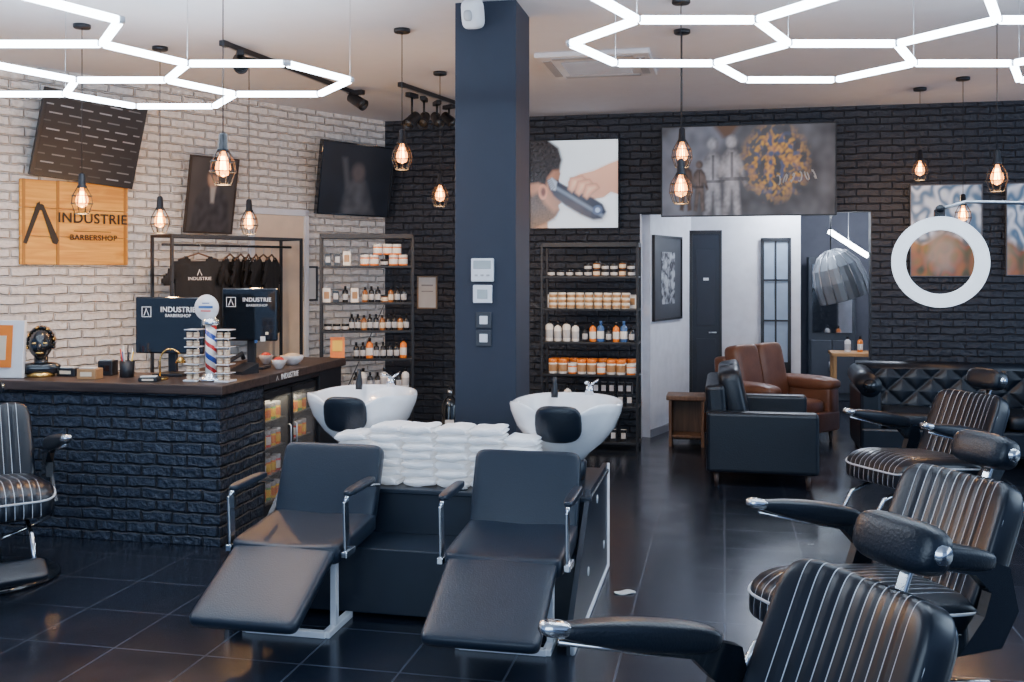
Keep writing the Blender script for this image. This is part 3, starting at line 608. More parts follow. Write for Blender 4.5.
e=empty('counter_card','orange printed card standing on the display shelf','card',X=S1@T(-.27,.06,.90));m=M();m.box((0,0,.1),(.13,.01,.20),ORG,Rx(-6));m.part('card',e);M().box((0,-.008,.12),(.09,.003,.1),YL,Rx(-6)).part('print',e)
# ---------------- counter
c0=Vector(((220-CX)*6.18/F,6.18,0));CT=T(c0)@Rz(-12)
e=empty('reception_counter','reception counter clad in dark painted brick with black side','counter',X=CT)
m=M();m.bx(-2.3,0,0,.6,0,.94,BCT,.006);m.part('brick_body',e)
m=M();m.bx(-.66,-.62,.6,2.0,0,.94,BLK);m.bx(-.62,0,1.55,2.0,0,.94,BLK,.004);m.bx(-.62,-.0,.6,1.55,.9,.94,BLK);m.part('side_cabinet',e)
m=M();m.bx(-2.33,.03,-.03,.63,.94,1.0,WDK,.006);m.bx(-.70,.03,.63,2.03,.94,1.0,WDK,.006)
o=m.thing('countertop','thick dark stained wooden countertop on the brick counter','countertop',X=CT)
WP=mat('white_print',(.75,.75,.75),.5,emit=.1)
tx=text('INDUSTRIE',.055,WP,o,T(.0315,.95,.968)@Rz(90))
m=M()
m.add([(.0325,.725,.953),(.0325,.733,.953),(.0325,.748,.981),(.0325,.743,.986)],[[0,1,2,3]],WP);m.add([(.0325,.743,.978),(.0325,.748,.972),(.0325,.768,.953),(.0325,.760,.953)],[[0,1,2,3]],WP)
m.part('logo',o)
SF=CT@T(-.3,1.075,0)
e=empty('drinks_fridge','black two door glass drinks fridge built into the counter','fridge',X=SF)
m=M();m.bx(-.3,.26,-.46,-.44,.0,.88,BLK);m.bx(-.3,.26,.44,.46,0,.88,BLK);m.bx(-.3,.26,-.46,.46,0,.09,BLK);m.bx(-.3,.26,-.46,.46,.84,.88,BLK);m.bx(-.3,-.27,-.46,.46,0,.88,mat('fridge_inner',(.12,.12,.12),.4))
m.bx(-.05,.26,-.01,.01,.09,.84,BLK);m.part('body',e)
for z in(.10,.28,.47,.66):
    M().bx(-.27,.24,-.44,.44,z-.008,z,STL).part('wire_shelf',e)
for s in(-1,1):
    m=M();y0,y1=(-.455,-.005) if s<0 else (.005,.455)
    m.bx(.262,.285,y0,y0+.03,.05,.87,BLK);m.bx(.262,.285,y1-.03,y1,.05,.87,BLK);m.bx(.262,.285,y0,y1,.05,.10,BLK);m.bx(.262,.285,y0,y1,.82,.87,BLK);dr=m.part('door',e)
    M().bx(.270,.275,y0+.03,y1-.03,.1,.82,GLS).part('glass_pane',dr)
    M().tube([(.285,-s*-.05,.35),(.305,-s*-.05,.36),(.305,-s*-.05,.6),(.285,-s*-.05,.61)],.006,STL).part('handle',dr)
cols=[['can_y','can_y','can_g'],['can_o','can_r','can_o'],['can_y','can_o','can_r'],['can_g','can_y','can_y']]
for zi,z in enumerate((.10,.28,.47,.66)):
    for s in(-1,1):
        for j in range(5):
            for kx in(.2,.12):
                put(cols[zi][j%3],SF@T(kx,s*.225+(j-2)*.078,z),'drink cans in the fridge')
li=bpy.data.lights.new('fridge_lamp','AREA');li.energy=6;li.size=.5;li.color=(1,.85,.6);lo=bpy.data.objects.new('fridge_lamp',li);C.objects.link(lo);lo.matrix_world=SF@T(.1,0,.83)
def cscreen(px0,px1,pyt,dd,rz,label):
    p=P((px0+px1)/2,300,dd);W=(px1-px0)*dd/F;zt=CH-(pyt-H)*dd/F
    e=empty('monitor',label,'monitor',(p.x,p.y,1.0),rz);h=zt-1.0
    M().box((0,.0,h-.19),(W,.035,.38),BLKG,None,.01).part('screen_back',e)
    m=M();m.box((0,.05,.01),(.22,.18,.02),BLK,None,.004);m.box((0,.04,h*.4),(.06,.03,h*.7),BLK,None,.004);m.part('stand',e)
    text('INDUSTRIE',W*.10,WP,e,T(W*.14,-.019,h-.085),bold=.0005);text('BARBERSHOP',W*.06,WP,e,T(W*.14,-.019,h-.125))
    x=-W*.33;z=h-.1;s=.07
    m=M()
    for a_,b_,c_,d_ in((x-s/2,x+s/2,z+s/2-.004,z+s/2),(x-s/2,x+s/2,z-s/2,z-s/2+.004),(x-s/2,x-s/2+.004,z-s/2,z+s/2),(x+s/2-.004,x+s/2,z-s/2,z+s/2)):m.bx(a_,b_,-.019,-.017,c_,d_,WP)
    m.part('logo_frame',e);caret(e,x,z,s*.6,WP,-.019)
    return e
cscreen(133,207,297,6.72,-12,'black counter monitor with white shop lettering on its back')
e=cscreen(222,278,288,7.2,-4,'black till monitor with white shop lettering and stickers')
for x,z,s_,cl in((.10,.22,.035,WH),(.05,.20,.02,BL),(.13,.26,.02,CRM)):M().box((x,-.019,z),(s_,.003,s_),cl).part('sticker',e)
p=P(211,380,6.42)
e=empty('barber_pole_display','counter display with striped barber pole and round white sign','display stand',(p.x,p.y,1.0),-12)
M().lathe([(.08,0),(.085,.01),(.08,.025),(.05,.035),(.05,.05),(.001,.05)],CHR).part('base',e)
M().lathe([(.035,.05),(.035,.36)],POLE,n=24).part('striped_pole',e)
M().lathe([(.05,.36),(.055,.37),(.05,.395),(.02,.41),(.001,.41)],CHR).part('pole_cap',e)
m=M();m.lathe([(.001,-.012),(.08,-.012),(.085,0),(.08,.012),(.001,.012)],WHT,T(-.03,0,.47)@Rx(90),28);m.part('top_sign',e)
for a_,b_,c_,cl in((.475,.10,.016,BL),(.45,.07,.008,RD),(.50,.05,.006,BL)):M().box((-.03,-.0135,a_),(b_,.002,c_),cl).part('sign_print',e)
for x in(-.115,.10):
    m=M();m.box((x,0,.005),(.10,.12,.01),WHT,None,.002);m.cyl((x,.04,.01),(x,.04,.33),.006,CHR)
    for i in range(6):m.box((x,0,.055*(i+1)),(.095,.10,.006),WHT,None,.002)
    m.part('tiered_rack',e)
SD=T(p.x,p.y,1.0)@Rz(-12)
KJ['tj']=(jar(.018,.035,TN,CRM,CRM),'jar','tiny tan sample jar on the display stand');KH['tj']=.035
for x in(-.115,.10):
    for i in range(6):
        for dx in(-.024,.024):put('tj',SD@T(x+dx,-.02,.055*i+(.010 if i==0 else .003)),'sample jars on the display stand')
# bust
p=P(41,372,6.70)
e=empty('decorative_bust','black and gold ornamental head bust on the counter','sculpture',(p.x,p.y,1.0),20)
M().lathe([(.085,0),(.09,.01),(.085,.03)],GOLD).part('plinth',e)
M().pill((0,.0,.055),(.25,.14,.09),BLKG,None,.7,.7).part('shoulders',e)
M().lathe([(.06,.06),(.045,.10),(.045,.15)],BLKG,None,20).part('neck',e)
def headfn(p):
    if p.z<0:
        k=-p.z/.10;p.x*=1-.38*k*k;p.y=p.y*(1-.25*k)-.012*k
    if p.y<0 and -.05<p.z<.03:p.y-=.010*math.exp(-(p.x/.02)**2)
    if p.y<0:p.y+=.014*math.exp(-((abs(p.x)-.032)/.016)**2-((p.z-.012)/.014)**2)
    return p
M().pill((0,-.01,.215),(.155,.195,.215),BLKG,None,.95,.95,headfn,40,24).part('head',e)
M().pill((0,-.110,.205),(.024,.04,.05),BLKG,Rx(-15),.9,.9).part('nose',e)
M().pill((0,-.102,.165),(.05,.022,.016),GOLD,None,.8,.8).part('mouth',e)
for s in(-1,1):
    M().pill((s*.032,-.097,.228),(.03,.014,.014),GOLD,None,.9,.9).part('eye',e);M().pill((s*.078,0,.21),(.016,.035,.055),GOLD,None,.8,.8).part('ear',e)
m=M()
for i in range(15):
    a=rad(-105+i*15);m.pill((.082*math.sin(a),.02,.225+.105*math.cos(a)),(.030,.13,.026),GOLD if i%3==0 else BLKG,Ry(math.degrees(a)),.8,.8)
m.part('headdress',e)
p=P(12,366,6.62)
e=empty('brochure_stand','white cardboard stand with orange printed panel on the counter','display stand',(p.x-.03,p.y,1.0),-5)
M().box((0,0,.19),(.24,.03,.38),WHT,Rx(-5),.004).part('board',e);M().box((-.03,-.022,.21),(.15,.003,.28),ORG,Rx(-5)).part('print',e);M().box((-.03,-.026,.20),(.07,.003,.16),CRM,Rx(-5)).part('illustration',e);M().box((0,.05,.05),(.2,.1,.1),WHT,None,.003).part('support',e)
p=P(127,366,6.65);e=empty('pen_cup','black pen cup full of pens on the counter','pen holder',(p.x,p.y,1.0))
M().lathe([(.04,0),(.045,.005),(.048,.11),(.044,.11),(.04,.01),(.001,.01)],BLK).part('cup',e)
for i in range(7):
    a=i*.9;cl=[YL,WH,BK,BL,RD,WH,BK][i]
    M().tube([(.015*math.cos(a),.015*math.sin(a),.012),(.042*math.cos(a),.042*math.sin(a),.17+.02*(i%3))],.004,cl,6).part('pen',e)
for i,(px,dd,w_,h_,c_,nm,lb) in enumerate([(70,6.75,.14,.055,BLK,'card_holder','black card holder tray with papers'),(90,6.55,.13,.07,TN,'wooden_box','small brown wooden box on the counter'),(108,6.8,.10,.10,BLK,'card_terminal','black card terminal on the counter'),(150,6.40,.12,.03,BLK,'notepad','black notepad lying on the countertop')]):
    p=P(px,370,dd);m=M();m.box((0,0,h_/2),(w_,.10,h_),c_,None,.006);m.box((0,-.02,h_+.004),(w_*.8,.05,.008),PAPER if i!=2 else MATS['lcd'],None,.002);m.box((0,-.0505,h_*.5),(w_*.6,.002,h_*.4),CRM if i!=2 else BLKG);m.thing(nm,lb,nm.replace('_',' '),(p.x,p.y,1.0),-12+i*5)
p=P(160,370,6.5);e=empty('desk_lamp','small brass arched desk lamp on the counter','lamp',(p.x,p.y,1.0))
M().lathe([(.05,0),(.055,.006),(.05,.014),(.001,.016)],GOLD).part('base',e);M().tube([(0,0,.01)]+[(.07-.07*math.cos(t),0,.12+.08*math.sin(t)) for t in [math.pi*i/10 for i in range(9)]],.006,GOLD).part('arm',e);M().lathe([(.035,0),(.02,.03),(.008,.04)],GOLD,T(.135,0,.11)).part('lamp_shade',e)
for px,dd,nm in((292,7.55,'bowl'),(266,7.6,'cup'),(279,7.2,'cup')):
    p=P(px,360,dd);m=M();k=1 if nm=='bowl' else .6
    m.lathe([(.03*k,0),(.04*k,.004),(.08*k,.04),(.09*k,.07),(.083*k,.07),(.07*k,.035),(.001,.012)],WHT if nm=='bowl' else SV);m.lathe([(.083*k,.0605),(.04*k,.085),(.001,.09)],CRM if nm=='bowl' else RD,n=12)
    m.thing(nm,'small white bowl of sweets on the countertop' if nm=='bowl' else 'little silver cup on the countertop',nm,(p.x,p.y,1.0))
p=P(243,360,6.9);e=empty('telephone','black desk telephone on the counter wing','telephone',(p.x,p.y,1.0),-30)
M().ext([(-.08,0),(.08,0),(.08,.07),(-.08,.02)],-.07,.07,BLK).part('base',e);M().tube([(-.08,-.06,.06),(-.08,-.05,.085),(-.08,.07,.13),(-.08,.085,.09)],.016,BLK).part('handset',e)
# ---------------- clothes rack
A,_=hit(162,K,UL,NL*.42);B,_=hit(291,K,UL,NL*.42);W=(A-B).length;mid=(A+B)/2
RK=T(mid.x,mid.y,0)@Rz(50);zt=CH-(238-H)*mid.y/F
e=empty('clothes_rack','black metal clothes rack against the white brick wall','clothes rack',X=RK)
m=M()
for x in(-W/2,W/2):
    for y in(-.15,.15):m.box((x,y,zt/2),(.022,.022,zt),BLK)
    m.box((x,0,zt),(.022,.32,.022),BLK);m.box((x,0,.1),(.022,.32,.022),BLK)
for y in(-.15,.15):m.box((0,y,zt),(W,.022,.022),BLK)
m.part('frame',e);M().tube([(-W/2,0,zt-.07),(W/2,0,zt-.07)],.011,BLK).part('rail',e)
m=M();m.box((0,0,.12),(W,.3,.02),BLK);m.part('shelf_board',e)
BLT=mat('black_cotton',(.010,.011,.014),.85,bump=.3,bscale=40)
def shirtmesh():
    prof=[(-.10,0),(-.20,-.05),(-.33,-.22),(-.26,-.28),(-.20,-.20),(-.21,-.72),(.21,-.72),(.20,-.20),(.26,-.28),(.33,-.22),(.20,-.05),(.10,0),(.05,-.04),(-.05,-.04)]
    m=M();nx=40;nz_=36;vs=[];fs=[]
    for side in(-1,1):
        idx={}
        for j in range(nz_+1):
            for i in range(nx+1):
                x=-.34+.68*i/nx;z=-.73+.74*j/nz_;s=sd(x,z,prof)
                if s<.006:
                    t=max(0,min(1,-s/.06))**.5;fold=.006*math.sin(x*55+z*6)*min(1,max(0,-z*2))
                    idx[i,j]=len(vs);vs.append((x,side*.028*t+fold,z-.08))
        for j in range(nz_):
            for i in range(nx):
                q=[(i,j),(i+1,j),(i+1,j+1),(i,j+1)]
                if all(k in idx for k in q):
                    f=[idx[k] for k in q];fs.append(f if side<0 else f[::-1])
    m.add(vs,fs,BLT,None,True);return m
def shirt(X,front):
    s=empty('t_shirt','black cotton t-shirt with pale print on a wooden hanger' if front else 'black cotton t-shirt hanging on the rack','t-shirt',X=X,group='black t-shirts on the rack')
    shirtmesh().part('shirt_body',s)
    if front:
        text('INDUSTRIE',.038,WP,s,T(0,-.036,-.28));caret(s,0,-.225,.045,WP,-.036)
    m=M();m.tube([(-.17,0,-.12),(0,0,-.065),(.17,0,-.12)],.008,WBR,6);m.tube([(0,0,-.07),(0,0,-.03),(.015,0,-.015),(.02,0,0),(.012,0,.012),(0,0,.016),(-.014,0,.010)],.0025,STL,6);m.part('hanger',s)
shirt(RK@T(-W*.27,-.06,zt-.075)@Rz(-14),True)
for i,x in enumerate((-.02,.09,.17,.25,.33,.42)):shirt(RK@T(x+.02,0,zt-.075)@Rz(38+random.uniform(-8,8)),False)
p=P(450,395,9.0)
e=empty('fire_extinguisher','black fire extinguisher standing by dark brick wall','fire extinguisher',(p.x,p.y,.0))
M().lathe([(.07,0),(.075,.01),(.075,.5),(.05,.56),(.02,.59)],BLKG).part('cylinder',e);m=M();m.lathe([(.02,.59),(.025,.64)],STL);m.box((0,-.03,.66),(.02,.12,.02),BLK);m.tube([(.02,0,.62),(.09,0,.58),(.095,0,.3)],.009,BLK);m.part('valve',e);M().box((0,-.077,.3),(.08,.004,.16),WH).part('label_sticker',e)
# ---------------- wash unit
US=T(-.55,4.58,0)@Rz(-12)
e=empty('wash_station','double hair washing station base in dark laminate with white trim','wash station',X=US)
m=M();m.bx(-.80,.80,.62,1.38,.0,.56,UNIT,.006);m.bx(-.84,.84,.60,1.39,.545,.57,UNIT,.006);m.part('base_cabinet',e)
m=M();m.bx(-.80,.80,.30,.62,.02,.34,UNIT,.006);m.part('front_step',e)
EP=[(.02,.0),(1.38,0),(1.38,.60),(.66,.60),(.30,.33),(.02,.12)]
for s in(-1,1):
    M().ext(EP,s*.8175-.0125,s*.8175+.0125,UNIT).part('end_panel',e)
    m=M();m.tube([(s*.832,y,z) for y,z in[(.02,.12),(.02,.012),(1.38,.012),(1.38,.60)]],.012,WHT,6);m.part('white_trim',e)
for y,z in((.9,.50),(.55,.22),(1.2,.18)):M().cyl((.83,y,z),(.834,y,z),.022,WHT).part('cover_cap',e)
for sx in(-.52,.52):
    X=US@T(sx,0,0)
    ch=empty('shampoo_chair','navy leather wash chair with chrome arms and raised leg rest','salon chair',X=X,group='wash chairs')
    def sf(p):
        if p.z>0:p.z-=.015*max(0,1-abs(p.x)/.27)
        return p
    M().pill((0,.24,.41),(.55,.56,.11),LEB,Rx(4),.3,.18,sf).part('seat',ch)
    def bf(p):
        p.y-=.25*p.x*p.x
        return p
    M().pill((0,.55,.60),(.54,.09,.40),LEB,Rx(-22),.18,.3,bf).part('backrest',ch)
    M().pill((0,-.22,.30),(.50,.52,.065),LEB,Rx(25),.35,.12).part('leg_rest',ch)
    for s in(-1,1):
        m=M();m.box((s*.29,.02,.52),(.012,.055,.24),CHR,Rx(4),.004);m.box((s*.29,.05,.39),(.03,.12,.03),CHR,None,.004);m.tube([(s*.29,.01,.635),(s*.29,.03,.655),(s*.29,.25,.66),(s*.29,.46,.62)],.010,CHR,8);m.part('arm_bracket',ch)
        M().pill((s*.29,.2,.668),(.05,.36,.035),LEB,None,.5,.5).part('armrest',ch)
    m=M()
    for s in(-1,1):
        m.box((s*.20,.14,.015),(.04,.30,.03),WHT,None,.004);m.box((s*.20,.1,.2),(.03,.04,.35),WHT,Rx(0),.004)
    m.box((0,.0,.015),(.40,.035,.03),WHT,None,.004);m.part('foot_frame',ch)
def basin(X):
    b_=empty('shampoo_basin','white ceramic hair washing basin with black neck cushion','wash basin',X=X,group='hair wash basins')
    n=48;rings=[(.10,-.30,0),(.13,-.26,0),(.20,-.20,0),(.26,-.12,0),(.292,-.04,.5),(.30,0,1),(.296,.012,1),(.285,.012,1),(.272,0,1),(.25,-.06,.5),(.19,-.14,0),(.08,-.18,0),(.02,-.185,0)]
    vs=[];fs=[]
    for r,z,wt in rings:
        for i in range(n):
            a_=2*math.pi*i/n;x=sgnp(math.cos(a_),.8)*r;y=sgnp(math.sin(a_),.8)*r
            da=abs(((a_+math.pi/2+math.pi)%(2*math.pi))-math.pi)
            dip=math.exp(-(da/.42)**2)*.085*wt
            rise=.05*max(0,math.sin(a_))*wt
            vs.append((x*1.03,y*.95,z-dip+rise))
    for j in range(len(rings)-1):
        for i in range(n):fs.append([j*n+i,j*n+(i+1)%n,(j+1)*n+(i+1)%n,(j+1)*n+i])
    fs.append(list(range(n))[::-1]);fs.append([(len(rings)-1)*n+i for i in range(n)])
    m=M();m.add(vs,fs,CER,None,True);m.part('bowl',b_)
    def nf(p):
        p.y+=1.4*p.x*p.x; return p
    M().pill((0,-.285,-.10),(.25,.05,.20),LEA,Rx(16),.6,.6,nf).part('neck_cushion',b_)
    m=M();m.lathe([(.025,.0),(.022,.05),(.001,.06)],CHR,T(.1,.2,.05));m.tube([(.1,.2,.09),(.1,.16,.12),(.1,.05,.12)],.009,CHR);m.tube([(.1,.2,.1),(.15,.23,.14)],.007,CHR);m.part('tap',b_)
    m=M();m.lathe([(.02,0),(.022,.03),(.012,.09),(.012,.12)],BLK,T(-.1,.2,.03));m.part('shower_head',b_)
    M().lathe([(.09,-.42),(.11,-.40),(.12,-.31),(.10,-.29)],UNIT,T(0,0,0)).part('pedestal',b_)
    return b_
basin(US@T(-.56,1.12,.985)@Rx(-6));basin(US@T(.635,1.10,.97)@Rx(-6))
def towelmesh(seed):
    random.seed(seed);m=M();ph=random.uniform(0,6)
    def tf(p):
        p.z+=.003*math.sin(p.x*38+ph)+.002*math.sin(p.x*90+ph*2);p.y+=.003*math.sin(p.x*50+ph);return p
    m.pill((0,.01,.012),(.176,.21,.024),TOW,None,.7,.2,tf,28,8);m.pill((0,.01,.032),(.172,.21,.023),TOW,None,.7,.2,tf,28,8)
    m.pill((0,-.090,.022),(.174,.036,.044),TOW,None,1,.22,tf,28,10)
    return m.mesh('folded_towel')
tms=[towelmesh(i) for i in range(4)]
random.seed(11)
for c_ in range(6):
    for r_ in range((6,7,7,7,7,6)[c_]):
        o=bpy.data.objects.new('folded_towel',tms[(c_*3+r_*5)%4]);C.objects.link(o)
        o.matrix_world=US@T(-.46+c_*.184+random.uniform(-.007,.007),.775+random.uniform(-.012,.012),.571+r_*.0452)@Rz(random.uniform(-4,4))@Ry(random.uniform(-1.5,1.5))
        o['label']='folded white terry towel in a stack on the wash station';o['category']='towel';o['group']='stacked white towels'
# ---------------- barber chairs
def barberchair(X,label):
    e=empty('barber_chair',label,'barber chair',X=X,group='barber chairs')
    M().lathe([(.36,0),(.365,.012),(.34,.028),(.14,.05),(.085,.09),(.08,.10)],BLKG,n=40).part('base_plate',e)
    M().lathe([(.06,.09),(.06,.24),(.045,.245),(.045,.36)],CHR).part('hydraulic_column',e)
    m=M();m.box((0,0,.36),(.34,.40,.05),BLK,None,.01);m.pill((0,-.02,.395),(.57,.60,.07),BLKG,None,.4,.25);m.part('seat_pan',e)
    def sf(p):
        if p.y<-.16:p.z-=1.6*(p.y+.16)**2
        p.z+=.012*math.cos(p.x*5) if p.z>0 else 0
        return p
    m=M();m.pill((0,-.09,.47),(.55,.68,.17),STR,Rx(-5),.42,.25,sf,48,18)
    pts=[]
    for i in range(48):
        a_=2*math.pi*i/48;p=Vector((.277*sgnp(math.cos(a_),.25),.342*sgnp(math.sin(a_),.25),.035))
        if p.y<-.16:p.z-=1.6*(p.y+.16)**2
        pts.append((T(0,-.09,.47)@Rx(-5))@p)
    m.tube(pts,.006,mat('white_piping',(.6,.62,.66),.4),6,True);m.part('seat',e)
    RB=T(0,.34,.66)@Rx(-24)
    def bf(p):
        p.y-=.9*p.x*p.x-.03
        w_=1-.10*max(0,(p.z-.1)/.2)**2
        p.x*=w_;return p
    m=M();m.pill((0,0,0),(.54,.15,.54),STR,None,.28,.4,bf,48,20)
    m.v=[RB@v for v in m.v]
    pts=[]
    for i in range(60):
        a_=2*math.pi*i/60;p=bf(Vector((.262*sgnp(math.cos(a_),.35),-.035,.262*sgnp(math.sin(a_),.35))));pts.append(RB@p)
    m.tube(pts,.006,MATS['white_piping'],6,True);m.part('backrest',e)
    m=M();m.pill((0,.055,0),(.50,.07,.50),BLKG,None,.25,.5,bf);m.v=[RB@v for v in m.v];m.part('back_shell',e)
    m=M();m.box((0,.08,.30),(.035,.014,.22),CHR,None,.004);m.v=[RB@v for v in m.v];m.part('headrest_stem',e)
    m=M();m.pill((0,0,0),(.27,.115,.135),LEA,None,.6,.45);X2=RB@T(0,.03,.385)@Rx(8);m.v=[X2@v for v in m.v];m.tube([X2@Vector((sx,.0,0)) for sx in(-.145,.145)],.025,CHR,12);m.part('headrest',e)
    for s in(-1,1):
        def af(p):
            t=(p.y+.25)/.5
            k=.55+.45*min(1,t*2.2);p.z*=k;p.x*=.75+.25*min(1,t*2);return p
        RA=T(s*.335,-.06,.735)@Rx(-11)
        m=M();m.pill((0,0,0),(.09,.52,.085),LEA,None,.6,.5,af);m.v=[RA@v for v in m.v];ar=m.part('armrest',e)
        m=M();m.pill((0,-.255,.004),(.062,.09,.042),CHR,None,.7,.7);m.tube([(0,-.24,-.03),(0,.0,-.045),(0,.2,-.05)],.008,CHR,6);m.v=[RA@v for v in m.v];m.part('armrest_tip',ar,'polished chrome armrest tip')
        m=M();m.ext([(.22,.38),(.30,.50),(.26,.66),(.14,.70),(-.06,.73),(-.06,.69),(.10,.65),(.17,.58),(.14,.50),(.02,.38)],s*.335-.02,s*.335+.02,BLKG);m.part('arm_support',e)
    m=M()
    for s in(-1,1):m.tube([(s*.14,-.28,.37),(s*.14,-.46,.32),(s*.14,-.56,.16)],.013,CHR)
    m.tube([(-.18,-.56,.16),(.18,-.56,.16)],.013,CHR);m.part('footrest_frame',e)
    M().pill((0,-.60,.17),(.38,.16,.045),LEA,Rx(25),.4,.3).part('footrest',e)
    M().tube([(.06,.05,.2),(.2,.12,.22),(.34,.18,.26)],.01,CHR).part('pump_lever',e)
    return e
barberchair(T(.53,2.38,0)@Rz(-66),'black leather barber chair with white pinstripes and chrome arm tips')
barberchair(T(1.38,3.75,0)@Rz(-68),'black pinstriped leather barber chair with padded headrest, slightly reclined')
barberchair(T(2.62,6.35,0)@Rz(-68),'black pinstriped leather barber chair near the dark sofas')
barberchair(T(-2.90,5.55,0)@Rz(35),'black pinstriped barber chair beside the brick reception counter')
# ---------------- sofas
def sofa(X,W,D,label,mt,ah,bh,sh=.42,n=2,aw=.14,name='sofa',rounded=False,legh=.12):
    e=empty(name,label,'sofa' if n>1 else 'armchair',X=X)
    M().box((0,0,legh+.10),(W-.02,D-.02,.20),mt,None,.02).part('base',e)
    for s in(-1,1):
        if rounded:
            m=M();m.pill((s*(W/2-aw/2),-.02,(ah+legh)/2),(aw,D-.06,ah-legh),mt,None,.35,.3);m.pill((s*(W/2-aw/2),-.04,ah-.04),(aw*1.25,D-.04,.15),mt,None,.7,.5)
        else:
            m=M();m.box((s*(W/2-aw/2),0,(ah+legh)/2),(aw,D,ah-legh),mt,None,.03,3)
        m.part('arm',e)
    m=M();m.box((0,D/2-.09,(bh+legh)/2-.03),(W-2*aw+.02,.16,bh-legh-.06),mt,Rx(-4),.04,3);m.part('back_frame',e)
    cw=(W-2*aw)/n
    for i in range(n):
        x=-W/2+aw+cw*(i+.5)
        M().pill((x,-.06,sh-.06),(cw-.008,D-.22,.17),mt,None,.4,.2).part('seat_cushion',e)
        M().pill((x,D/2-.22,sh+(bh-sh)/2+.03),(cw-.008,.19,bh-sh+.06),mt,Rx(-12),.3,.45).part('back_cushion',e)
    for sx in(-1,1):
        for sy in(-1,1):
            M().lathe([(.014,0),(.025,legh+.01)],WDK,T(sx*(W/2-.07),sy*(D/2-.08),0),12).part('leg',e)
    return e
a_=rad(12)
cn=G(706,488);cen=cn+Vector((math.cos(a_),-math.sin(a_),0))*.43+Vector((math.sin(a_),math.cos(a_),0))*.68
sofa(T(cen.x,cen.y,0)@Rz(78),1.34,.86,'black leather two seat sofa with square arms and short legs',LEA,.60,.86)
sofa(T(2.58,9.92,0)@Rz(40),1.2,.80,'worn brown leather club sofa with rounded arms',BRN,.62,.92,n=2,aw=.2,rounded=True)
def chesterfield(X,W,D):
    e=empty('chesterfield_sofa','black buttoned chesterfield sofa against the dark brick wall','sofa',X=X)
    M().box((0,0,.22),(W-.1,D-.06,.22),LEA,None,.02).part('base',e)
    bh=.80
    nx,nz_=int(W*60),36;vs=[];fs=[];du,dv=.13,.12
    def tuft(x,z):
        u=x/du;v=z/dv
        a1=abs(math.sin(math.pi*(u+v)/2));a2=abs(math.sin(math.pi*(u-v)/2));return .035*min(a1,a2)**.5
    bw=W-.34
    for j in range(nz_+1):
        for i in range(nx+1):
            x=-bw/2+bw*i/nx;z=.44+.36*j/nz_;vs.append((x,D/2-.24-tuft(x,z)+.10*(z-.44),z))
    for j in range(nz_):
        for i in range(nx):fs.append([j*(nx+1)+i,j*(nx+1)+i+1,(j+1)*(nx+1)+i+1,(j+1)*(nx+1)+i])
    m=M();m.add(vs,fs,LEA,None,True);m.box((0,D/2-.09,.48),(bw,.16,.60),LEA,None,.03);m.tube([(-bw/2-.08,D/2-.12,bh-.02),(bw/2+.08,D/2-.12,bh-.02)],.085,LEA,16);m.part('back',e)
    for j in range(-1,8):
        for i in range(-14,15):
            x=i*du;z=j*dv
            if (i+j)%2==0 and abs(x)<bw/2-.02 and .46<z<.79:M().pill((x,D/2-.238+.10*(z-.44),z),(.022,.014,.022),BLKG,None,1,1,None,8,6).part('button',e)
    for s in(-1,1):
        m=M();m.box((s*(W/2-.13),0,.40),(.18,D-.08,.52),LEA,None,.03);m.tube([(s*(W/2-.12),-D/2+.03,.70),(s*(W/2-.12),D/2-.06,.74)],.10,LEA,18);m.lathe([(.001,-.004),(.06,-.004),(.062,.004)],BLKG,T(s*(W/2-.12),-D/2+.03,.70)@Rx(90));m.part('arm',e)
    for i in range(3):
        cw=(W-.46)/3;M().pill((-(W-.46)/2+cw*(i+.5),-.09,.40),(cw-.006,D-.30,.15),LEA,None,.4,.2).part('seat_cushion',e)
    for sx in(-1,1):
        for sy in(-1,1):M().lathe([(.02,0),(.035,.05),(.03,.12)],WDK,T(sx*(W/2-.12),sy*(D/2-.1),0),12).part('leg',e)
q,_=hit(850,K,UB,NB*.6);q=q+UB*1.0
chesterfield(T(q.x,q.y,0)@Rz(-12),2.0,.88)
# square side table
p=P(687,430,9.85)
e=empty('wooden_stool','small square rustic wooden side table by the white wall','side table',(p.x,p.y,0),-12)
M().box((0,0,.475),(.39,.34,.045),WBR,None,.008).part('table_top',e)
for s in(-1,1):
    m=M()
    for k in range(3):m.box((s*.155,-.105+k*.105,.226),(.03,.10,.452),WBR,None,.005)
    m.part('side_panel',e)
M().box((0,.12,.24),(.28,.02,.42),WBR,None,.004).part('back_panel',e)
M().box((0,0,.10),(.28,.28,.022),WBR,None,.003).part('shelf_board',e)
# ---------------- ring light
d_=4.9;p=P(940,262,d_)
e=empty('ring_light','large white ring light on a horizontal chrome arm','ring light',X=T(p.x,p.y,p.z)@Rz(-18))
RL=mat('ring_diffuser',(.85,.87,.9),.4,emit=.7,ecol=(.85,.92,1))
m=M();R_=.190;w_=.033;n=64
prof=[(-w_,-.012),(w_,-.012),(w_,.018),(-w_,.018)]
vs=[];fs=[]
for i in range(n):
    a_=2*math.pi*i/n
    for r_,y in prof:vs.append(((R_+r_)*math.cos(a_),y,(R_+r_)*math.sin(a_)))
for i in range(n):
    for k in range(4):fs.append([i*4+k,i*4+(k+1)%4,((i+1)%n)*4+(k+1)%4,((i+1)%n)*4+k])
m.add(vs,fs,RL);m.part('ring',e)
M().tube([((R_)*math.cos(t),.024,R_*math.sin(t)) for t in[2*math.pi*i/40 for i in range(40)]],.01,WHT,6,True).part('housing_rim',e)
m=M();m.box((0,.03,.215),(.05,.03,.09),BLK,None,.006);m.lathe([(.02,-.02),(.02,.02)],BLK,T(0,.0,.26)@Rx(90));m.part('mount',e)
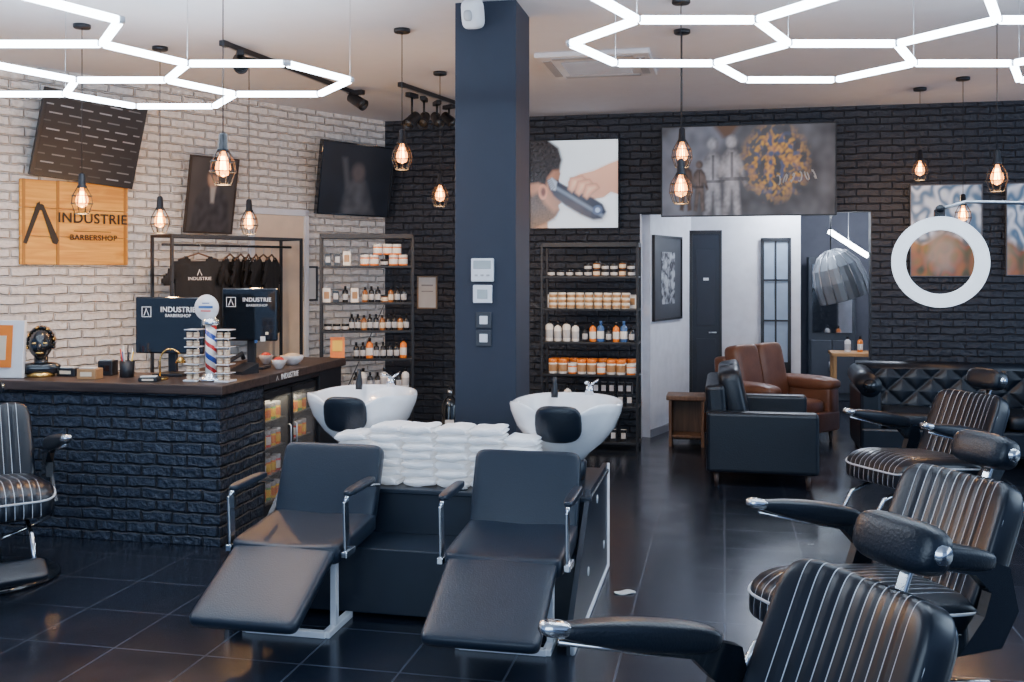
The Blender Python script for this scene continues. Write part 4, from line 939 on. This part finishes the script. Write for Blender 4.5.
m=M();m.tube([(0,.03,.26),(.12,.03,.295),(.75,.02,.265)],.009,STL);m.tube([(.75,.02,.265),(.85,.02,.25),(.85,.02,-p.z+.03)],.012,STL);m.part('stand_arm',e)
m=M();m.lathe([(.18,-p.z),(.18,-p.z+.015),(.03,-p.z+.04)],BLK,T(.85,.02,0));m.part('stand_base',e)
# ---------------- back room
p=P(838,273,10.75)
e=empty('dome_lamp','large ribbed grey dome pendant lamp hanging in the opening','pendant lamp',X=T(p))
HD=mat('zinc',(.22,.25,.28),.4,.3);RT=Ry(-18)
m=M();m.lathe([(.27,-.28),(.275,-.275),(.27,-.08),(.24,.08),(.16,.20),(.06,.25),(.05,.26)],HD,RT,28,False)
m.part('lamp_shade',e)
m=M()
for i in range(14):
    a_=2*math.pi*i/14;m.tube([RT@Vector((r*math.cos(a_),r*math.sin(a_),z)) for r,z in((.278,-.28),(.278,-.08),(.248,.08),(.165,.205),(.06,.255))],.006,STL,5)
m.part('ribs',e);m=M();m.lathe([(.001,-.26),(.262,-.26)],mat('lamp_inner',(.5,.5,.5),.5),RT);m.part('diffuser',e)
top=RT@Vector((0,0,.26));m=M();m.tube([top,(top.x,0,.5),(top.x,0,2.6-p.z)],.008,BLK);m.part('rod',e)
A=P(829,231,11.6);B=P(868,256,11.6)
e=empty('light_bar','bright white linear light in the back room','light',X=T((A+B)/2));m=M();dv=(B-A)/2
m.tube([-dv,dv],.03,mat('bar_glow',(1,1,1),.4,emit=24,ecol=(.85,.92,1)),8);m.part('light_tube',e);m=M();m.tube([(0,0,0),(0,0,2.6-(A.z+B.z)/2)],.004,STL,6);m.part('suspension_wire',e)
p=P(856,360,12.0)
e=empty('side_table','small light brown wooden table in the back room','table',(p.x,p.y,0),-12)
M().box((0,0,.72),(.6,.45,.04),mat('oak',(.5,.26,.10),.5),None,.005).part('table_top',e)
for sx in(-1,1):
    for sy in(-1,1):M().box((sx*.26,sy*.18,.35),(.04,.04,.70),MATS['oak'],None,.004).part('leg',e)
put('wb',T(p.x-.1,p.y,.74),'bottles on the side table');put('rb',T(p.x+.05,p.y,.74),'bottles on the side table')
p=P(832,300,13.2)
e=empty('mirror_cabinet','tall dark cabinet with a mirror door in the back room','cabinet',(p.x,p.y,0),-12)
M().bx(-.3,.3,0,.3,0,1.9,mat('grey_cab',(.04,.05,.065),.5),.01).part('body',e);M().bx(-.25,.25,-.012,0,.9,1.8,mat('mirror',(.6,.65,.7),.05,1)).part('mirror',e)
for s in(-1,1):
    dd_=M().bx(s*.14-.13,s*.14+.13,-.02,0,.1,.8,mat('grey_cab2',(.06,.07,.09),.5),.005).part('door',e);M().cyl((s*.04,-.04,.4),(s*.04,-.04,.52),.006,STL).part('handle',dd_)
p=G(625,593);m=M();m.pill((0,0,.004),(.12,.06,.008),PAPER,None,.5,.8,lambda p:Vector((p.x,p.y,p.z+.003*math.sin(p.x*70))));m.thing('paper_scrap','small white crumpled paper lying on the tiles','paper',(p.x,p.y,0),15)
# ---------------- lighting
w=bpy.data.worlds.new('w');bpy.context.scene.world=w;w.use_nodes=True
bg=w.node_tree.nodes['Background'];bg.inputs[0].default_value=(.36,.55,.95,1);bg.inputs[1].default_value=.8
def area(loc,rot,size,en,col):  # added unseen fill light standing in for daylight; no window is built there
    li=bpy.data.lights.new('fill_daylight','AREA');li.shape='RECTANGLE';li.size=size[0];li.size_y=size[1];li.energy=en;li.color=col
    o=bpy.data.objects.new('fill_daylight',li);C.objects.link(o);o.location=loc;o.rotation_euler=[rad(x) for x in rot];return o
area((-1,-1.3,2.0),(80,0,0),(6,2.2),150,(.66,.83,1))
area((8,5,2.0),(80,0,90),(5,2.2),120,(.66,.83,1))
def pt(name,loc,en,col,r=.15):
    li=bpy.data.lights.new(name,'POINT');li.energy=en;li.color=col;li.shadow_soft_size=r;lo=bpy.data.objects.new(name,li);C.objects.link(lo);lo.location=loc
pt('corridor_lamp',(3.0,10.7,2.45),60,(.8,.88,1));pt('backroom_lamp',(4.3,12.4,2.4),40,(.9,.92,1))
for x,y,en in((.55,9.0,32),(-1.3,8.7,18)):
    li=bpy.data.lights.new('shelf_spot','SPOT');li.energy=en*6;li.spot_size=rad(55);li.spot_blend=.8;li.color=(1,.78,.52);li.shadow_soft_size=.05
    lo=bpy.data.objects.new('shelf_spot',li);C.objects.link(lo);lo.location=(x,y-.9,3.0);lo.rotation_euler=(rad(38),0,0)
# camera
cam=bpy.data.cameras.new('camera');cam.sensor_width=36;cam.lens=36*F/1024;cam.shift_y=-(341-H)/1024;cam.clip_start=.05
co=bpy.data.objects.new('camera',cam);C.objects.link(co);co.location=(0,0,CH);co.rotation_euler=(rad(90),0,0)
bpy.context.scene.camera=co
